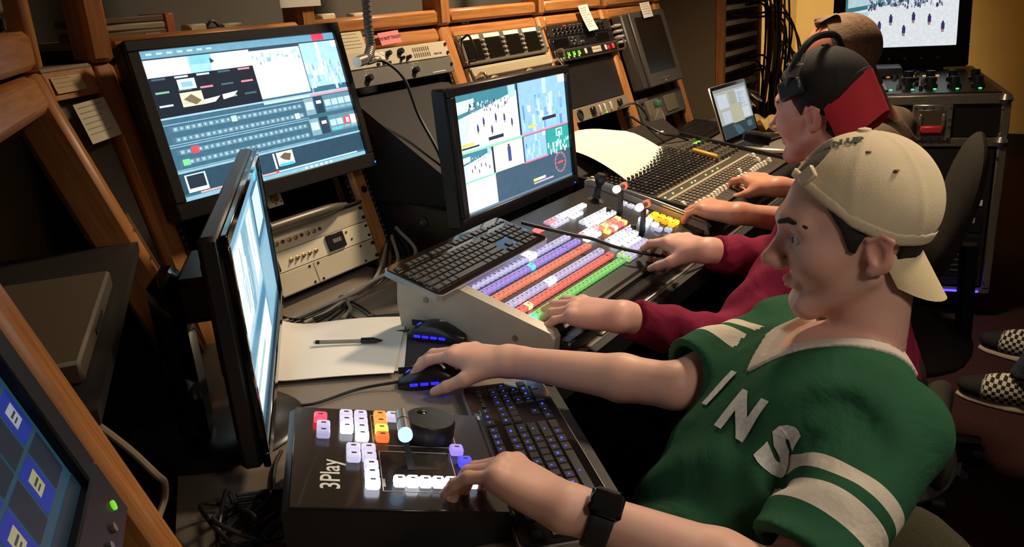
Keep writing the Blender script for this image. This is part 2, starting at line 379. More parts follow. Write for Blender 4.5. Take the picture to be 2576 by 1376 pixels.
# --- bay 3: four small monitors in one frame
u = unit('quad_monitor', 'row of four small dark monitors with white label strips in one rack frame', 'monitor bank', bay[2], .455)
part('frame', G().rbox(-PW / 2, PW / 2, 0, .092, -.05, .004, .003), mat('frame_grey', '#7b7468', .4, .3), u)
for i in range(4):
    x = -.225 + i * .112
    sc = part('display', G().rbox(x, x + .088, .010, .074, .003, .007, .002), mat('dark_glass', '#16130f', .2), u)
    part('label_strip', G().box(x, x + .088, .076, .089, .004, .006), PAP, u, smooth=False)
    for j in range(4): part('button', G().rbox(x + .091, x + .109, .018 + j * .015, .028 + j * .015, .004, .012, .004), mat('button_grey', '#9a9388', .35, .2), u)
for x in (-.225,): part('handle', G().tube([(x, .012, .004), (x, .012, .035), (x, .08, .035), (x, .08, .004)], .004, 8, 3), BLK, u)
for x in (-.239, .239):
    for y in (.012, .08): part('screw', G().cyl((x, y, .004), .004, .003, 8), CHR, u)
# --- bay 3: tape deck style unit with chrome handles
u = unit('video_deck', 'beige rack mounted deck with chrome handles and two dials behind the lit monitor', 'deck', bay[2], .33)
part('face', G().rbox(-PW / 2, PW / 2, 0, .118, -.03, .003, .003), mat('deck_beige', '#b3a588', .45, noise=.06), u)
part('upper_lip', G().rbox(-.235, .235, .082, .112, .003, .012, .003), mat('deck_beige', '#b3a588', .45), u)
for x in (-.225, .228):
    part('handle', G().tube([(x, .015, .002), (x, .015, .045), (x, .085, .045), (x, .085, .002)], .0055, 10, 3), CHR, u)
for x in (-.13, .075):
    part('dial', G().lathe([(.034, 0), (.034, .008), (.026, .013), (.012, .014)], 24, (x, .048, .003)), mat('dial_tan', '#8d8068', .4, .3), u)
    part('slot_cover', G().rbox(x - .075, x - .04, .030, .055, .003, .010, .002), mat('deck_beige', '#b3a588', .45), u)
    part('slot', G().box(x - .07, x + .06, .018, .026, .003, .0045), BLK, u, smooth=False)
for x in (-.03, .0, .03, .17): part('latch', G().rbox(x, x + .02, .045, .075, .003, .013, .003), MTL, u)
# --- bay 4: processor with rows of small knobs
u = unit('audio_processor', 'black audio processor with rows of small knobs and a red lamp near the top rail', 'processor', bay[3], .500)
part('face', G().rbox(-PW / 2, PW / 2, 0, .043, -.02, .002, .0015), mat('charcoal_metal', '#3a3632', .4, .4), u)
for j in range(2):
    for i in range(13): knob(u, -.19 + i * .030, .010 + j * .014, .0045, .009, BLKG)
part('status_lamp', G().box(-.12, -.10, .034, .038, .002, .0035), glow('red_led', '#ff3524', 1.2), u, smooth=False)
for i in range(9): part('meter_mark', G().box(-.08 + i * .03, -.06 + i * .03, .034, .037, .002, .003), GRY, u, smooth=False)
screws(u, PW, .043, CHR)
u = unit('disc_player', 'black two slot player with small keypad between the processor and the lit counter', 'player', bay[3], .456)
part('face', G().rbox(-PW / 2, PW / 2, 0, .042, -.02, .002, .0015), BLK, u)
for x in (-.22, .10): part('slot_door', G().rbox(x, x + .10, .006, .034, .002, .004, .001), BLKG, u)
kp = part('keypad_plate', G().rbox(-.11, -.03, .002, .040, .002, .005, .001), DGR, u)
for i in range(3):
    for j in range(3): part('key', G().rbox(-.105 + i * .014, -.094 + i * .014, .006 + j * .011, .014 + j * .011, .005, .008, .001), GRY if (i + j) % 2 else BLK, kp)
knob(u, -.018, .013, .006, .010, MTL)
u = unit('level_counter', 'rack unit with green lit numbers and a red digit under the player', 'counter', bay[3], .410, .012)
part('face', G().rbox(-PW / 2, PW / 2, 0, .043, -.02, .002, .0015), mat('counter_grey', '#4b463f', .4, .4), u)
part('window', G().box(-.225, .225, .006, .034, .002, .0028), mat('dark_olive', '#1d1c12', .3), u, smooth=False)
for q, x in enumerate((-.155, -.117, -.079)): link('digits', text_mesh('16', .021, glow('green_led', '#7dff3a', 1.8), bold=.0004), u, (x, .021, .0036))
link('digits', text_mesh('5', .019, glow('green_led', '#7dff3a', 1.8)), u, (-.188, .020, .0036))
link('digits', text_mesh('15', .019, glow('pink_led', '#ff2c50', 2.0)), u, (.155, .021, .0036))
part('lamp_ring', G().cyl((.155, .021, .0028), .014, .0005, 18), mat('dark_red', '#5a0a18', .4), u)
for x in (-.20, -.165, -.125, -.088): part('button', G().cyl((x, .010, .0028), .004, .003, 10), WHT, u)
for x in (-.03, .13): part('button', G().rbox(x - .008, x + .008, .012, .032, .0028, .006, .002), WHT, u)
for i in range(6):
    for j in range(2): part('key', G().rbox(.02 + i * .012, .0305 + i * .012, .010 + j * .012, .021 + j * .012, .0028, .006, .001), BEI, u)
part('red_button', G().rbox(.185, .20, .014, .032, .0028, .007, .002), glow('red_led', '#ff3524', 1.2), u)
for x in (-.236, .236): part('handle', G().tube([(x, .004, .002), (x, .004, .03), (x, .039, .03), (x, .039, .002)], .0035, 8, 3), MTL, u)
u = unit('filler_plate', 'tall dark mottled blank rack panel', 'panel', bay[3], .245, -.01)
part('face', G().rbox(-PW / 2, PW / 2, 0, .158, -.003, .001, .001), mat('blank_charcoal', '#2b2622', .35, .2, noise=.15, nscale=8), u)  # one charcoal tone with faint random mottling
u = unit('headset_station', 'beige rack unit with sockets and a green lamp low in the bay by the mixer', 'intercom', bay[3], .192, -.004)
part('face', G().rbox(-PW / 2, PW / 2, 0, .050, -.02, .002, .0015), mat('station_tan', '#8a7c66', .45), u)
part('jack', G().lathe([(.020, 0), (.020, .004), (.014, .005), (.013, .001)], 20, (-.18, .025, .002)), DGR, u)
for x in (-.10, .12): part('socket', G().rbox(x, x + .025, .014, .040, .002, .014, .003), BLK, u)
for x in (-.04, .0, .05): part('lever', G().rbox(x, x + .007, .008, .040, .002, .012, .002), WHT, u)
part('status_lamp', G().cyl((.012, .008, .002), .0045, .004, 10), glow('green_led', '#7dff3a', 1.8), u)
knob(u, -.07, .012, .006, .01, MTL)
# --- bay 5: flat monitor and panel
u = unit('rack_monitor', 'switched off grey flat monitor mounted in the last rack bay', 'monitor', 3.33, .235, .035)
part('housing', G().rbox(-.19, .20, 0, .31, -.05, .0, .006), mat('monitor_grey', '#3f3a35', .5), u)
part('bezel', G().rbox(-.14, .20, .0, .31, .0, .010, .004), mat('monitor_grey2', '#4a453f', .5), u)
part('screen', G().box(-.105, .155, .055, .285, .0095, .011), mat('off_glass', '#1c1815', .25), u, smooth=False)
for i in range(5): part('button', G().rbox(-.02 + i * .018, -.01 + i * .018, .022, .028, .010, .013, .001), GRY, u)
part('status_lamp', G().cyl((.02, .016, .010), .003, .002, 8), glow('red_led', '#ff3524', 1.2), u)
for i in range(4): part('vent_slat', G().rbox(-.24, -.19, .20 + i * .022, .21 + i * .022, -.03, -.01, .002), mat('vent_white', '#b5aea0', .5), u)
u = unit('speaker_panel', 'grey panel with two mesh windows at the foot of the last rack bay', 'panel', bay[4], .105)
part('face', G().rbox(-PW / 2 + .02, PW / 2 - .02, 0, .10, -.03, .002, .002), mat('panel_dark', '#4c473f', .5), u)
for x in (-.16, .02): part('grille', G().rbox(x, x + .12, .015, .085, .002, .006, .002), mat('mesh_tan', '#6d6350', .8, bump=.5, bscale=900), u)
for y in (.02, .05, .08): knob(u, -.19, y, .006, .008, BLK)
# --- bay 1: switch panels, tray, plate
u = unit('switch_panel', 'beige panel with toggle switches and red lamps, top of three under the large monitor', 'panel', bay[0], .125)
part('face', G().rbox(-PW / 2, PW / 2, 0, .044, -.003, .002, .001), BEI, u); screws(u, PW, .044, mat('screw_dark', '#3a3029', .4, .5))
for i in range(11):
    x = -.10 + i * .019
    if i % 3 == 1 or i == 10: part('lamp_lens', G().lathe([(.0042, 0), (.0042, .003), (.002, .005)], 10, (x, .019, .002)), mat('red_lens', '#7a1c12', .3), u)
    else:
        t = part('toggle_switch', G().lathe([(.005, 0), (.005, .003), (.003, .004), (.0022, .008)], 10, (x, .018, .002)), BRS, u)
u = unit('thumbwheel_panel', 'beige panel with a black number thumbwheel and five toggles, middle of three', 'panel', bay[0], .079)
part('face', G().rbox(-PW / 2, PW / 2, 0, .045, -.003, .002, .001), mat('beige_bright', '#e2d8bd', .45), u)
part('thumbwheel', G().rbox(.095, .150, .006, .044, .002, .010, .002), BLK, u)
link('digits', text_mesh('0000', .014, mat('digit_grey', '#b9b2a5', .6)), u, (.122, .026, .0112))
part('window', G().rbox(-.105, -.055, .004, .034, .002, .005, .003), mat('window_brown', '#2a2118', .4), u)
for i in range(5): part('toggle_switch', G().lathe([(.005, 0), (.005, .003), (.003, .004), (.0022, .009)], 10, (-.02 + i * .019, .020, .002)), BRS, u)
for x, y in ((.165, .036), (.175, .016)): part('screw', G().cyl((x, y, .002), .003, .002, 8), BRS, u)
for x in (-.235, .235):
    for y in (.010, .034): part('mount_slot', G().rbox(x - .005, x + .005, y - .003, y + .003, .0018, .0026, .001), DRK, u)
u = unit('blank_cover_panel', 'pair of screwed beige blank covers, lowest of the three panels under the large monitor', 'panel', bay[0], .026)
part('face', G().rbox(-PW / 2, PW / 2, 0, .052, -.003, .001, .001), BEI, u)
for a, b in ((-.195, .035), (.038, .205)):
    p = part('cover_plate', G().rbox(a, b, .002, .050, .001, .003, .0008), BEI, u)
    for x in (a + .012, b - .012):
        for y in (.007, .045): part('screw', G().cyl((x, y, .003), .003, .002, 8), mat('screw_dark', '#3a3029', .4, .5), p)
screws(u, PW, .052, mat('screw_dark', '#3a3029', .4, .5))
u = unit('cable_tray', 'curved grey metal tray above the beige switch panels', 'tray', bay[0], .178, -.01)
part('lip', G().tube([(-.24, 0, .02), (-.1, .002, .05), (.1, .002, .05), (.2, 0, .012)], [.006, .012, .012, .006], 10, 6), mat('tray_grey', '#6e675b', .4, .4), u)
part('pan', G().rbox(-.24, .24, -.008, .0, -.2, .03, .003), BLK, u)
u = unit('connector_plate', 'small beige plate with a brass connector hanging under the large monitor', 'plate', 1.236, .222, .01)
part('face', G().rbox(-.022, .022, 0, .045, -.002, .001, .001), BEI, u)
part('connector', G().rbox(-.010, .010, .010, .027, .001, .006, .002), BRS, u); part('connector_tab', G().rbox(-.004, .004, .027, .033, .001, .004, .001), BRS, u)
for x, y in ((.016, .038), (.016, .008), (.0, .006)): part('screw', G().cyl((x, y, .001), .002, .002, 8), DGR, u)

# ------------------------------------------------------------------ notes on the rails
def note(name, label, x, s, w, h, m, off=.006, rz=0., txt=None, tm=None, rot=RROT, pos=None, lines=0, curl=0.):
    g = G(); n = 6
    for i in range(n):
        y0, y1 = -h * i / n, -h * (i + 1) / n
        c = lambda y: curl * (y / h) ** 2
        g.quad((-w / 2, y1, c(y1)), (w / 2, y1, c(y1)), (w / 2, y0, c(y0)), (-w / 2, y0, c(y0)))
    for i in range(n):
        y0, y1 = -h * i / n, -h * (i + 1) / n
        c = lambda y: curl * (y / h) ** 2 - .0006
        g.quad((-w / 2, y0, c(y0)), (w / 2, y0, c(y0)), (w / 2, y1, c(y1)), (-w / 2, y1, c(y1)))
    root = thing(name, label, 'note', pos or rackpos(x, s, off), rot)
    if rz: root.rotation_euler = (Matrix.Rotation(rot[2], 4, 'Z') @ Matrix.Rotation(rot[0], 4, 'X') @ Matrix.Rotation(rz, 4, 'Z')).to_euler()
    part('sheet', g, m, root)
    if txt: link('lettering', text_mesh(txt, h * .34, tm, ext=.0002), root, (0, -h * .5, .0012))
    if lines:
        g = G(); rr = random.Random(lines)
        for i in range(lines):
            y = -h * (.10 + .8 * i / lines); z = curl * (y / h) ** 2 + .0006; x0 = -w * .42; x1 = x0 + w * rr.uniform(.45, .84)
            g.quad((x0, y - h * .022, z), (x1, y - h * .022, z), (x1, y, z), (x0, y, z))
        part('print', g, mat('print_grey', '#9b9284', .8), root)
    return root
INK = mat('marker_black', '#301018', .7)
note('pink_note', 'pink sticky note reading DO NOT TOUCH on the rack rail', 1.80, .583, .085, .034, mat('pink_paper', '#e88a8a', .8), rz=.04, txt='DO NOT TOUCH', tm=INK)
note('typed_note', 'cream typed note taped beside the pink note', 1.655, .592, .085, .055, mat('cream_paper', '#d8c9a6', .8), lines=5)
note('hanging_list', 'long white list hanging over the rail above the lit counter', 2.895, .60, .075, .10, PAP, .016, rz=.05, lines=9, curl=.012)
note('taped_sheet', 'white typed sheet taped over the switched off rack monitor', 3.34, .575, .095, .062, PAP, .055, rz=.03, lines=5)
note('wedge_notice', 'cream typed notice hanging in the corner between the two consoles', 0, 0, .10, .075, mat('notice_cream', '#d3c6ac', .8), rot=(R(74), 0, R(27)), pos=(.888, 1.525, 1.235), lines=6, rz=.03)
note('masking_label', 'strip of masking tape lettering on the corner rail', 0, 0, .085, .030, mat('tape_cream', '#cdb285', .8), rot=(R(TILT), 0, R(25)), pos=(.866, 1.545, 1.283), lines=3)
note('top_sheet', 'white sheet taped along the top of the rack upright', 0, 0, .13, .08, PAP, rot=(R(90), 0, 0), pos=(1.49, 1.572, 1.455), lines=3)

# ------------------------------------------------------------------ bits lying on the upper shelf
def shelf_box(name, label, cat, x, y, w, d, h, m, rz=0., z=1.336): return solo(name, G().rbox(-w / 2, w / 2, -d / 2, d / 2, 0, h, .004), m, label, cat, (x, y, z), (0, 0, rz))
CRM = mat('cream_block', '#cabb9b', .6)
shelf_box('adapter_block', 'cream plug adapter lying left of the black clip on the upper shelf', 'adapter', 1.245, 1.66, .055, .03, .018, CRM, .2)
shelf_box('adapter_block', 'cream plug adapter lying right of the black clip on the upper shelf', 'adapter', 1.36, 1.68, .055, .03, .014, CRM, -.1)
shelf_box('adapter_block', 'cream plug adapter behind the grey conduit on the shelf', 'adapter', 1.71, 1.72, .06, .03, .018, CRM, .1)
shelf_box('adapter_block', 'low cream adapter farthest along the shelf behind the conduit', 'adapter', 1.83, 1.72, .05, .03, .014, CRM, .0)
solo('cable_clip', G().rbox(-.03, .03, -.008, .008, 0, .008, .003).tube([(-.02, 0, .006), (0, 0, .022), (.02, 0, .006)], .003, 6), BLK, 'black cable clip between the cream adapters', 'clip', (1.30, 1.665, 1.336))
solo('pen_cap', G().tube([(-.02, 0, .004), (.02, .004, .004)], .004, 8, 0), BLK, 'small black pen lying at the shelf edge above the large monitor', 'pen', (1.12, 1.63, 1.336))
for i in range(3):
    solo('tape_box', G().rbox(-.09, .09, -.06, .06, 0, .014, .003), mat('tape_box_%d' % i, ('#6f5a45', '#9a8a70', '#5a4636')[i], .6), ('dark brown tape box at the bottom of the stack on the shelf', 'pale tape box in the middle of the stack on the shelf', 'brown tape box on top of the stack on the shelf')[i], 'tape box', (1.10, 1.74, 1.336 + i * .0145), (0, 0, .05 * i))
solo('tape_box', G().rbox(-.012, .012, -.05, .05, 0, .045, .003), mat('tape_orange', '#b5623a', .6), 'upright orange box beside the stacked tape boxes', 'tape box', (1.21, 1.74, 1.336))
# wing shelf: beige deck and tape deck on the upper shelf
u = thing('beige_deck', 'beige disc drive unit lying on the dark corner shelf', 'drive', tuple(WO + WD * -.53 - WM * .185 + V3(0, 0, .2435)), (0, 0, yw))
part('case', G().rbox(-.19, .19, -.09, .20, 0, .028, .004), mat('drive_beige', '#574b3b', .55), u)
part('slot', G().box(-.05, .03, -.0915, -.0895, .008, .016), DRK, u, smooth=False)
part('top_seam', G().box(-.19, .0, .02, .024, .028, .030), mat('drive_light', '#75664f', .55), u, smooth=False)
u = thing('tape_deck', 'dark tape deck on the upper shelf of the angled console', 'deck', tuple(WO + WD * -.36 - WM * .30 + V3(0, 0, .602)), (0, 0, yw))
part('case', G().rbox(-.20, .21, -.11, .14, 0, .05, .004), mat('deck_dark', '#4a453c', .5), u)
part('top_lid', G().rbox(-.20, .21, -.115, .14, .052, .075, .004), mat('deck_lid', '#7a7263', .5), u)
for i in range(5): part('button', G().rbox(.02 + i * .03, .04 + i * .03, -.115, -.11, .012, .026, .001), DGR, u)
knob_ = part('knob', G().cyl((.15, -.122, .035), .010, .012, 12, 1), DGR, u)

# patch rack beyond the console
u = thing('patch_rack', 'tall oak edged rack of patch panels in the corner by the yellow wall', 'rack', (4.0, 1.44, 0))
part('side_panel', G().box(0, .02, .03, .55, 0, 2.3), mat('side_tan', '#7f6d55', .7, noise=.06, nscale=60), u, smooth=False)
part('edge_post', G().rbox(-.005, .035, -.01, .03, 0, 2.3, .006), WZ, u)
part('edge_post', G().rbox(.545, .58, -.01, .03, 0, 2.3, .006), WZ, u)
part('interior', G().box(.02, .56, .30, .32, 0, 2.3), DRK, u, smooth=False)
part('side_panel', G().box(.56, .58, .03, .55, 0, 2.3), mat('side_tan', '#7f6d55', .7), u, smooth=False)
for i in range(7):
    z = .93 + i * .072
    p = part('patch_panel', G().rbox(.04, .53, .0, .01, z, z + .045, .002), mat('patch_black', '#24201c', .5), u)
    part('label_strip', G().box(.05, .52, -.003, .0, z + .014, z + .036), mat('strip_white', '#c9bda3', .6), p, smooth=False)
    g = G()
    for k in range(24): g.cyl((.06 + k * .0195, -.004, z + .008), .004, .004, 6, 1)
    part('jack_row', g, DGR, p)
part('label_strip', G().box(.03, .50, -.006, -.001, .855, .885), mat('strip_white', '#c9bda3', .6), u, smooth=False)
for k in range(9):
    x = .06 + k * .048; z = .80 - (k % 3) * .012
    cpart = part('multipin_plug', G().lathe([(.017, 0), (.017, .02), (.013, .022), (.013, .05), (.009, .06), (.006, .09)], 12), MTL, u, loc=(x, -.01, z + .02), rot=(R(125), R(25), 0))
    part('plug_ring', G().lathe([(.0185, .024), (.0185, .034)], 12), CHR, cpart)
rc = random.Random(3)
cable_labels = ['black cable hanging down the patch rack']
for k in range(26):
    x0 = rc.uniform(4.28, 4.62); zz = rc.uniform(.9, 1.5); y0 = 1.42 - rc.uniform(0, .06); dx = rc.uniform(-.05, .13)
    red = k in (3, 9, 14)
    pts = [(4.1 + rc.uniform(0, .35), 1.435, zz), (x0 + .02, y0 - .05, zz - .03), (x0 + .10 + dx * .5, y0 - .03, zz - .30 + rc.uniform(-.05, .05)), (x0 + .08 + dx, y0, .72), (x0 + .06 + dx, y0 + .01, .35 + rc.uniform(0, .2)), (x0 + dx, y0, .02)] if k % 2 else \
          [(x0 + .12, y0, 1.9), (x0 + .13 + dx * .3, y0 - .02, 1.4), (x0 + .11 + dx * .5, y0 - .04, 1.05), (x0 + .08 + dx * .7, y0 - .02, .7), (x0 + .05, y0, .02)]
    solo('patch_cable', G().tube(pts, .0055 if not red else .005, 6, 8), mat('cable_red', '#8a2a2e', .5) if red else CAB,
         'red cable hanging in the patch rack bundle' if red else 'black cable hanging in the patch rack bundle', 'cable', group='red patch cables' if red else 'black patch cables')
for k in range(5):
    a = .05 + .035 * k; cx_, cz = 4.78 + .05 * k, .98 - .05 * (k % 3)
    solo('cable_loop', G().tube([(cx_ - .12, 1.40, cz + .25), (cx_ + a * .6, 1.38, cz + .10), (cx_ + a, 1.37, cz - .08), (cx_, 1.38, cz - .2), (cx_ - a, 1.39, cz - .06), (cx_ - .02, 1.40, cz + .06), (cx_ + .15, 1.38, cz - .02 * k), (cx_ + .5, 1.36, cz - .12)], .006, 6, 8), CAB, 'black cable looping in front of the yellow wall', 'cable', group='loops of cable by the wall')
# ================================================================== DISPLAYS
def monitor(name, label, w, h, bz, thick, c, yaw, tilt, m=BLK, cat='monitor', glossy=None):
    l, r, t, b = bz
    o = thing(name, label, cat, c, (R(90 - tilt), 0, R(yaw)))
    X0, X1, Y0, Y1 = -w / 2 - l, w / 2 + r, -h / 2 - b, h / 2 + t
    part('housing', G().rbox(X0, X1, Y0, Y1, -thick, -.004, .006), m, o)
    g = G()
    for (a, b_, c_, d) in ((X0, X1, h / 2, Y1), (X0, X1, Y0, -h / 2), (X0, -w / 2, -h / 2, h / 2), (w / 2, X1, -h / 2, h / 2)): g.rbox(a, b_, c_, d, -.004, .006, .002)
    part('bezel', g, glossy or m, o)
    part('back_bulge', G().rbox(X0 * .6, X1 * .6, Y0 * .6, Y1 * .6, -thick - .025, -thick, .012), m, o)
    return o
def crowd(s, x0, y0, x1, y1, n, cols, rs, w=.006, h=.012, layer=3):
    for _ in range(n):
        x, y = rs.uniform(x0, x1), rs.uniform(y0, y1); a = rs.uniform(.4, 1.3); s.rect(x, y, x + w * a, y + h * rs.uniform(.5, 1.4), rs.choice(cols), layer)
def court(s, x0, y0, x1, y1, rs, det=1.):
    W, H = x1 - x0, y1 - y0; f = lambda a, b: (x0 + a * W, y0 + b * H)
    s.rect(x0, y0, x1, y1, '#f1f6fa', 1)
    s.poly([f(0, 0), f(1, 0), f(1, .12), f(.45, .30), f(0, .42)], '#3f7f8c', 2)
    s.poly([f(.02, .12), f(.3, .10), f(.3, .28), f(.02, .34)], '#c9e2ea', 2.5); s.poly([f(.86, 0), f(.98, 0), f(.98, .22), f(.86, .25)], '#a9c9d6', 2.5)
    s.poly([f(0, .40), f(.22, .42), f(.10, .95), f(0, .98)], '#bfe0e6', 2)
    crowd(s, x0 + W * .2, y0 + H * .17, x0 + W * .85, y0 + H * .34, int(90 * det), ['#24344a', '#ffffff', '#7c93b0', '#30405c', '#d9e6f0', '#584a70'], rs, .014 * W, .05 * H, 3)
    for (a, b) in ((.40, .50), (.60, .48), (.74, .52), (.52, .68), (.86, .64), (.30, .60)):
        p = f(a, b); s.rect(p[0], p[1], p[0] + .03 * W, p[1] + .10 * H, '#3b3670', 4); s.rect(p[0] + .006 * W, p[1] - .03 * H, p[0] + .022 * W, p[1] + .005 * H, '#3a2a26', 4); s.rect(p[0] + .003 * W, p[1] + .10 * H, p[0] + .026 * W, p[1] + .145 * H, '#a98a78', 4)
def blur(s, x0, y0, x1, y1, rs, n=26):
    s.rect(x0, y0, x1, y1, '#8fbbe6', 1); W, H = x1 - x0, y1 - y0
    for _ in range(n):
        x = rs.uniform(x0, x1 - W * .1); y = rs.uniform(y0 + H * .25, y1 - H * .1)
        s.rect(x, y, x + W * rs.uniform(.02, .08), min(y1, y + H * rs.uniform(.1, .35)), rs.choice(['#b4d6f2', '#6f9fd6', '#cfe8fa', '#7fb0e0', '#a6cdf0', '#5d86c4']), 2)
    s.rect(x0 + W * .5, y0, x0 + W * .58, y0 + H * .3, '#b9daf5', 2.5)
    s.rect(x1 - W * .15, y0, x1, y0 + H * .16, '#eef8ff', 2.5)
# --- large monitor mounted on the racks
rs = random.Random(5)
m1 = monitor('control_monitor', 'large black monitor showing the video switcher software, fixed over the first rack bay', .518, .296, (.026, .020, .022, .034), .045, (1.255, 1.475, 1.168), -.6, 12.0, mat('monitor_black', '#211f1e', .45, noise=.1), glossy=mat('bezel_black', '#2a2725', .35))
s = Screen(.518, .296, '#3d677c', 1.5)
s.rect(0, 0, 1, .05, '#6d9db4').rect(0, .05, 1, .075, '#2c4354').rect(.865, .0, .935, .048, '#d2415a', 3)
for i in range(7): s.rect(.03 + i * .045, .016, .055 + i * .045, .03, '#b9d5e0', 3)
for i, c in enumerate(('#dceef2', '#eef7f9', '#9fd2dc', '#e6f3f6', '#f2fafb')): s.rect(i * .1, .06, (i + 1) * .1, .175, c, 2)
s.rect(.21, .06, .31, .12, '#7fc4d0', 3); s.poly([(.30, .085), (.30, .125), (.32, .11)], '#1b3a54', 5)
s.rect(0, .175, .5, .44, '#17212e', 2)
for r in range(3):
    for i in range(5): s.rect(i * .1 + .02, .182 + r * .088, i * .1 + .08, .195 + r * .088, rs.choice(['#d98a9a', '#46616f', '#c9dbe1', '#7fb59a', '#46616f']), 3)
s.rect(.125, .205, .205, .275, '#d5ebf0', 3).rect(.14, .225, .19, .26, '#8fbfd0', 4)
s.rect(.12, .295, .22, .39, '#efe3b9', 3); s.poly([(.13, .34), (.17, .31), (.21, .36), (.18, .385)], '#7a6a52', 4); s.poly([(.22, .36), (.30, .35), (.27, .385), (.22, .39)], '#e9efe9', 4); s.poly([(.31, .345), (.39, .335), (.36, .37), (.31, .38)], '#e9efe9', 4)
s.rect(.5, .09, .775, .425, '#f6fbfb', 2).rect(.5, .075, .775, .13, '#d3e8ec', 3); crowd(s, .5, .08, .77, .15, 50, ['#b7d6de', '#ffffff', '#8fb6c2', '#e3f2f5'], rs, .012, .025)
s.rect(.78, .06, 1, .40, '#a9d6e6', 2); crowd(s, .78, .2, .99, .36, 60, ['#cfeaf4', '#7fb9d0', '#e6f6fb', '#8fc6da'], rs, .012, .07)
s.rect(.87, .06, .89, .25, '#dff3fa', 4); s.rect(.97, .06, 1, .11, '#ffffff', 4); s.rect(0, .44, 1, .452, '#9fc4d2', 4); s.rect(.5, .452, .76, .468, '#bfe3dc', 4); s.rect(.76, .452, 1, .468, '#e09aac', 4)
for r, y in enumerate((.505, .575, .66, .73)):
    s.rect(.03, y, .705, y + .036, '#496f82', 2)
    for i in range(24): s.rect(.045 + i * .0273, y + .004, .067 + i * .0273, y + .032, '#6e95a8' if (i + r) % 2 else '#7da4b5', 3); s.rect(.053 + i * .0273, y + .012, .059 + i * .0273, y + .022, '#dcecf2', 4)
s.rect(.318, .502, .345, .543, '#bdf0f4', 5).rect(.645, .572, .672, .613, '#eef8f8', 5).rect(.098, .652, .13, .70, '#ff4c56', 5).rect(.044, .726, .075, .768, '#79e08e', 5)
for y in (.485, .62, .635, .79): s.rect(0, y, .72, y + .006, '#8db4c4', 4)
for k, y in enumerate((.475, .635)):
    s.rect(.715, y, .77, y + .13, '#7ea5b6', 3).rect(.72, y + .03, .765, y + .09, '#c4dde5', 4).rect(.775, y, .825, y + .13, '#2a3f4e', 3).rect(.785, y + .03, .815, y + .055, '#e3f0f4', 4).rect(.83, y, 1, y + .13, '#5f8a9d', 3)
    for i in range(4): s.rect(.835 + i * .042, y + .035, .872 + i * .042, y + .085, '#b6d3dc', 4); s.rect(.835 + i * .042, y + .095, .872 + i * .042, y + .115, '#86b0c0', 4)
s.rect(.92, .665, 1, .725, '#d8475c', 5).rect(.965, .66, .998, .73, '#f4f6f4', 6).rect(.935, .675, .955, .715, '#f0e4d8', 6).rect(.84, .74, .90, .755, '#47d0c0', 5)
s.rect(0, .80, 1, .815, '#8fbccb', 4).rect(0, .815, 1, .955, '#2b485a', 2).rect(.03, .83, .125, .95, '#cfe3ea', 3).rect(.038, .838, .117, .925, '#22303c', 4)
s.rect(.465, .825, .475, .94, '#e1eef2', 4).rect(.485, .825, .575, .925, '#efe5cf', 3).rect(.49, .91, .57, .93, '#4fc4d6', 4); s.poly([(.50, .86), (.53, .835), (.565, .85), (.55, .90), (.52, .885)], '#6d5b48', 4)
s.rect(.08, .956, .46, .968, '#e3a9ac', 4).rect(.46, .952, .475, .972, '#ee4a52', 5).rect(.475, .956, .95, .968, '#b7d9e3', 4).rect(0, .972, 1, 1, '#86b5c6', 3)
for i in range(6): s.rect(.62 + i * .03, .978, .632 + i * .03, .994, '#eaf5f8', 5)
s.build(m1, (0, 0, -.003))
part('power_led', G().cyl((.275, -.172, .006), .0025, .001, 8), glow('blue_led', '#2f5cff', 3), m1)
part('wall_mount', G().rbox(-.06, .06, -.06, .06, -.20, -.068, .006), DGR, m1)
# --- multiview monitor standing behind the switcher
m2 = monitor('multiview_monitor', 'black monitor showing the basketball multiview behind the lit button panel', .477, .273, (.022, .018, .020, .028), .050, (1.743, 1.14, 1.028), -1.1, 2.9, mat('monitor_black', '#211f1e', .45), glossy=BLK)
s = Screen(.477, .273, '#3c5669', 1.6)
court(s, 0, .0, .52, .47, rs); s.rect(.52, 0, .535, .47, '#1f2f40', 4); blur(s, .535, 0, 1, .47, rs)
s.rect(0, .465, .535, .485, '#8fd8b0', 5).rect(.535, .465, 1, .482, '#d9889c', 5)
court(s, 0, .488, .255, .72, rs, .6); s.rect(.255, .488, .27, .72, '#25303c', 4); s.rect(.27, .488, .53, .72, '#fbfbf8', 1); s.rect(.39, .53, .42, .66, '#3a4f86', 3).rect(.395, .505, .412, .532, '#4a3a34', 3).rect(.33, .53, .355, .60, '#f1e6c8', 3)
blur(s, .545, .488, .76, .72, rs, 16); s.rect(.765, .488, 1, .72, '#2f9a94', 1); s.rect(.865, .50, .93, .575, '#bfe8e4', 3).rect(.875, .51, .92, .565, '#2f9a94', 4).rect(.885, .53, .91, .56, '#e2f5f3', 5).rect(.893, .575, .90, .60, '#e2f5f3', 4); crowd(s, .77, .60, .99, .70, 40, ['#e6f6f4', '#bfe6e2', '#ffffff', '#6ec0ba'], rs, .012, .035)
s.rect(0, .715, .27, .73, '#7fd3a6', 5).rect(.53, .715, .77, .73, '#d9788e', 5)
s.rect(0, .73, .265, .98, '#fbfdff', 1)
for k in range(40):
    a0, a1 = 2 * PI * k / 40, 2 * PI * (k + 1) / 40; cxx, cyy, rx, ry = .885, .83, .058, .098
    s.poly([(cxx + rx * math.cos(a0), cyy + ry * math.sin(a0)), (cxx + rx * math.cos(a1), cyy + ry * math.sin(a1)), (cxx + rx * .92 * math.cos(a1), cyy + ry * .92 * math.sin(a1)), (cxx + rx * .92 * math.cos(a0), cyy + ry * .92 * math.sin(a0))], '#c98a8e', 4)
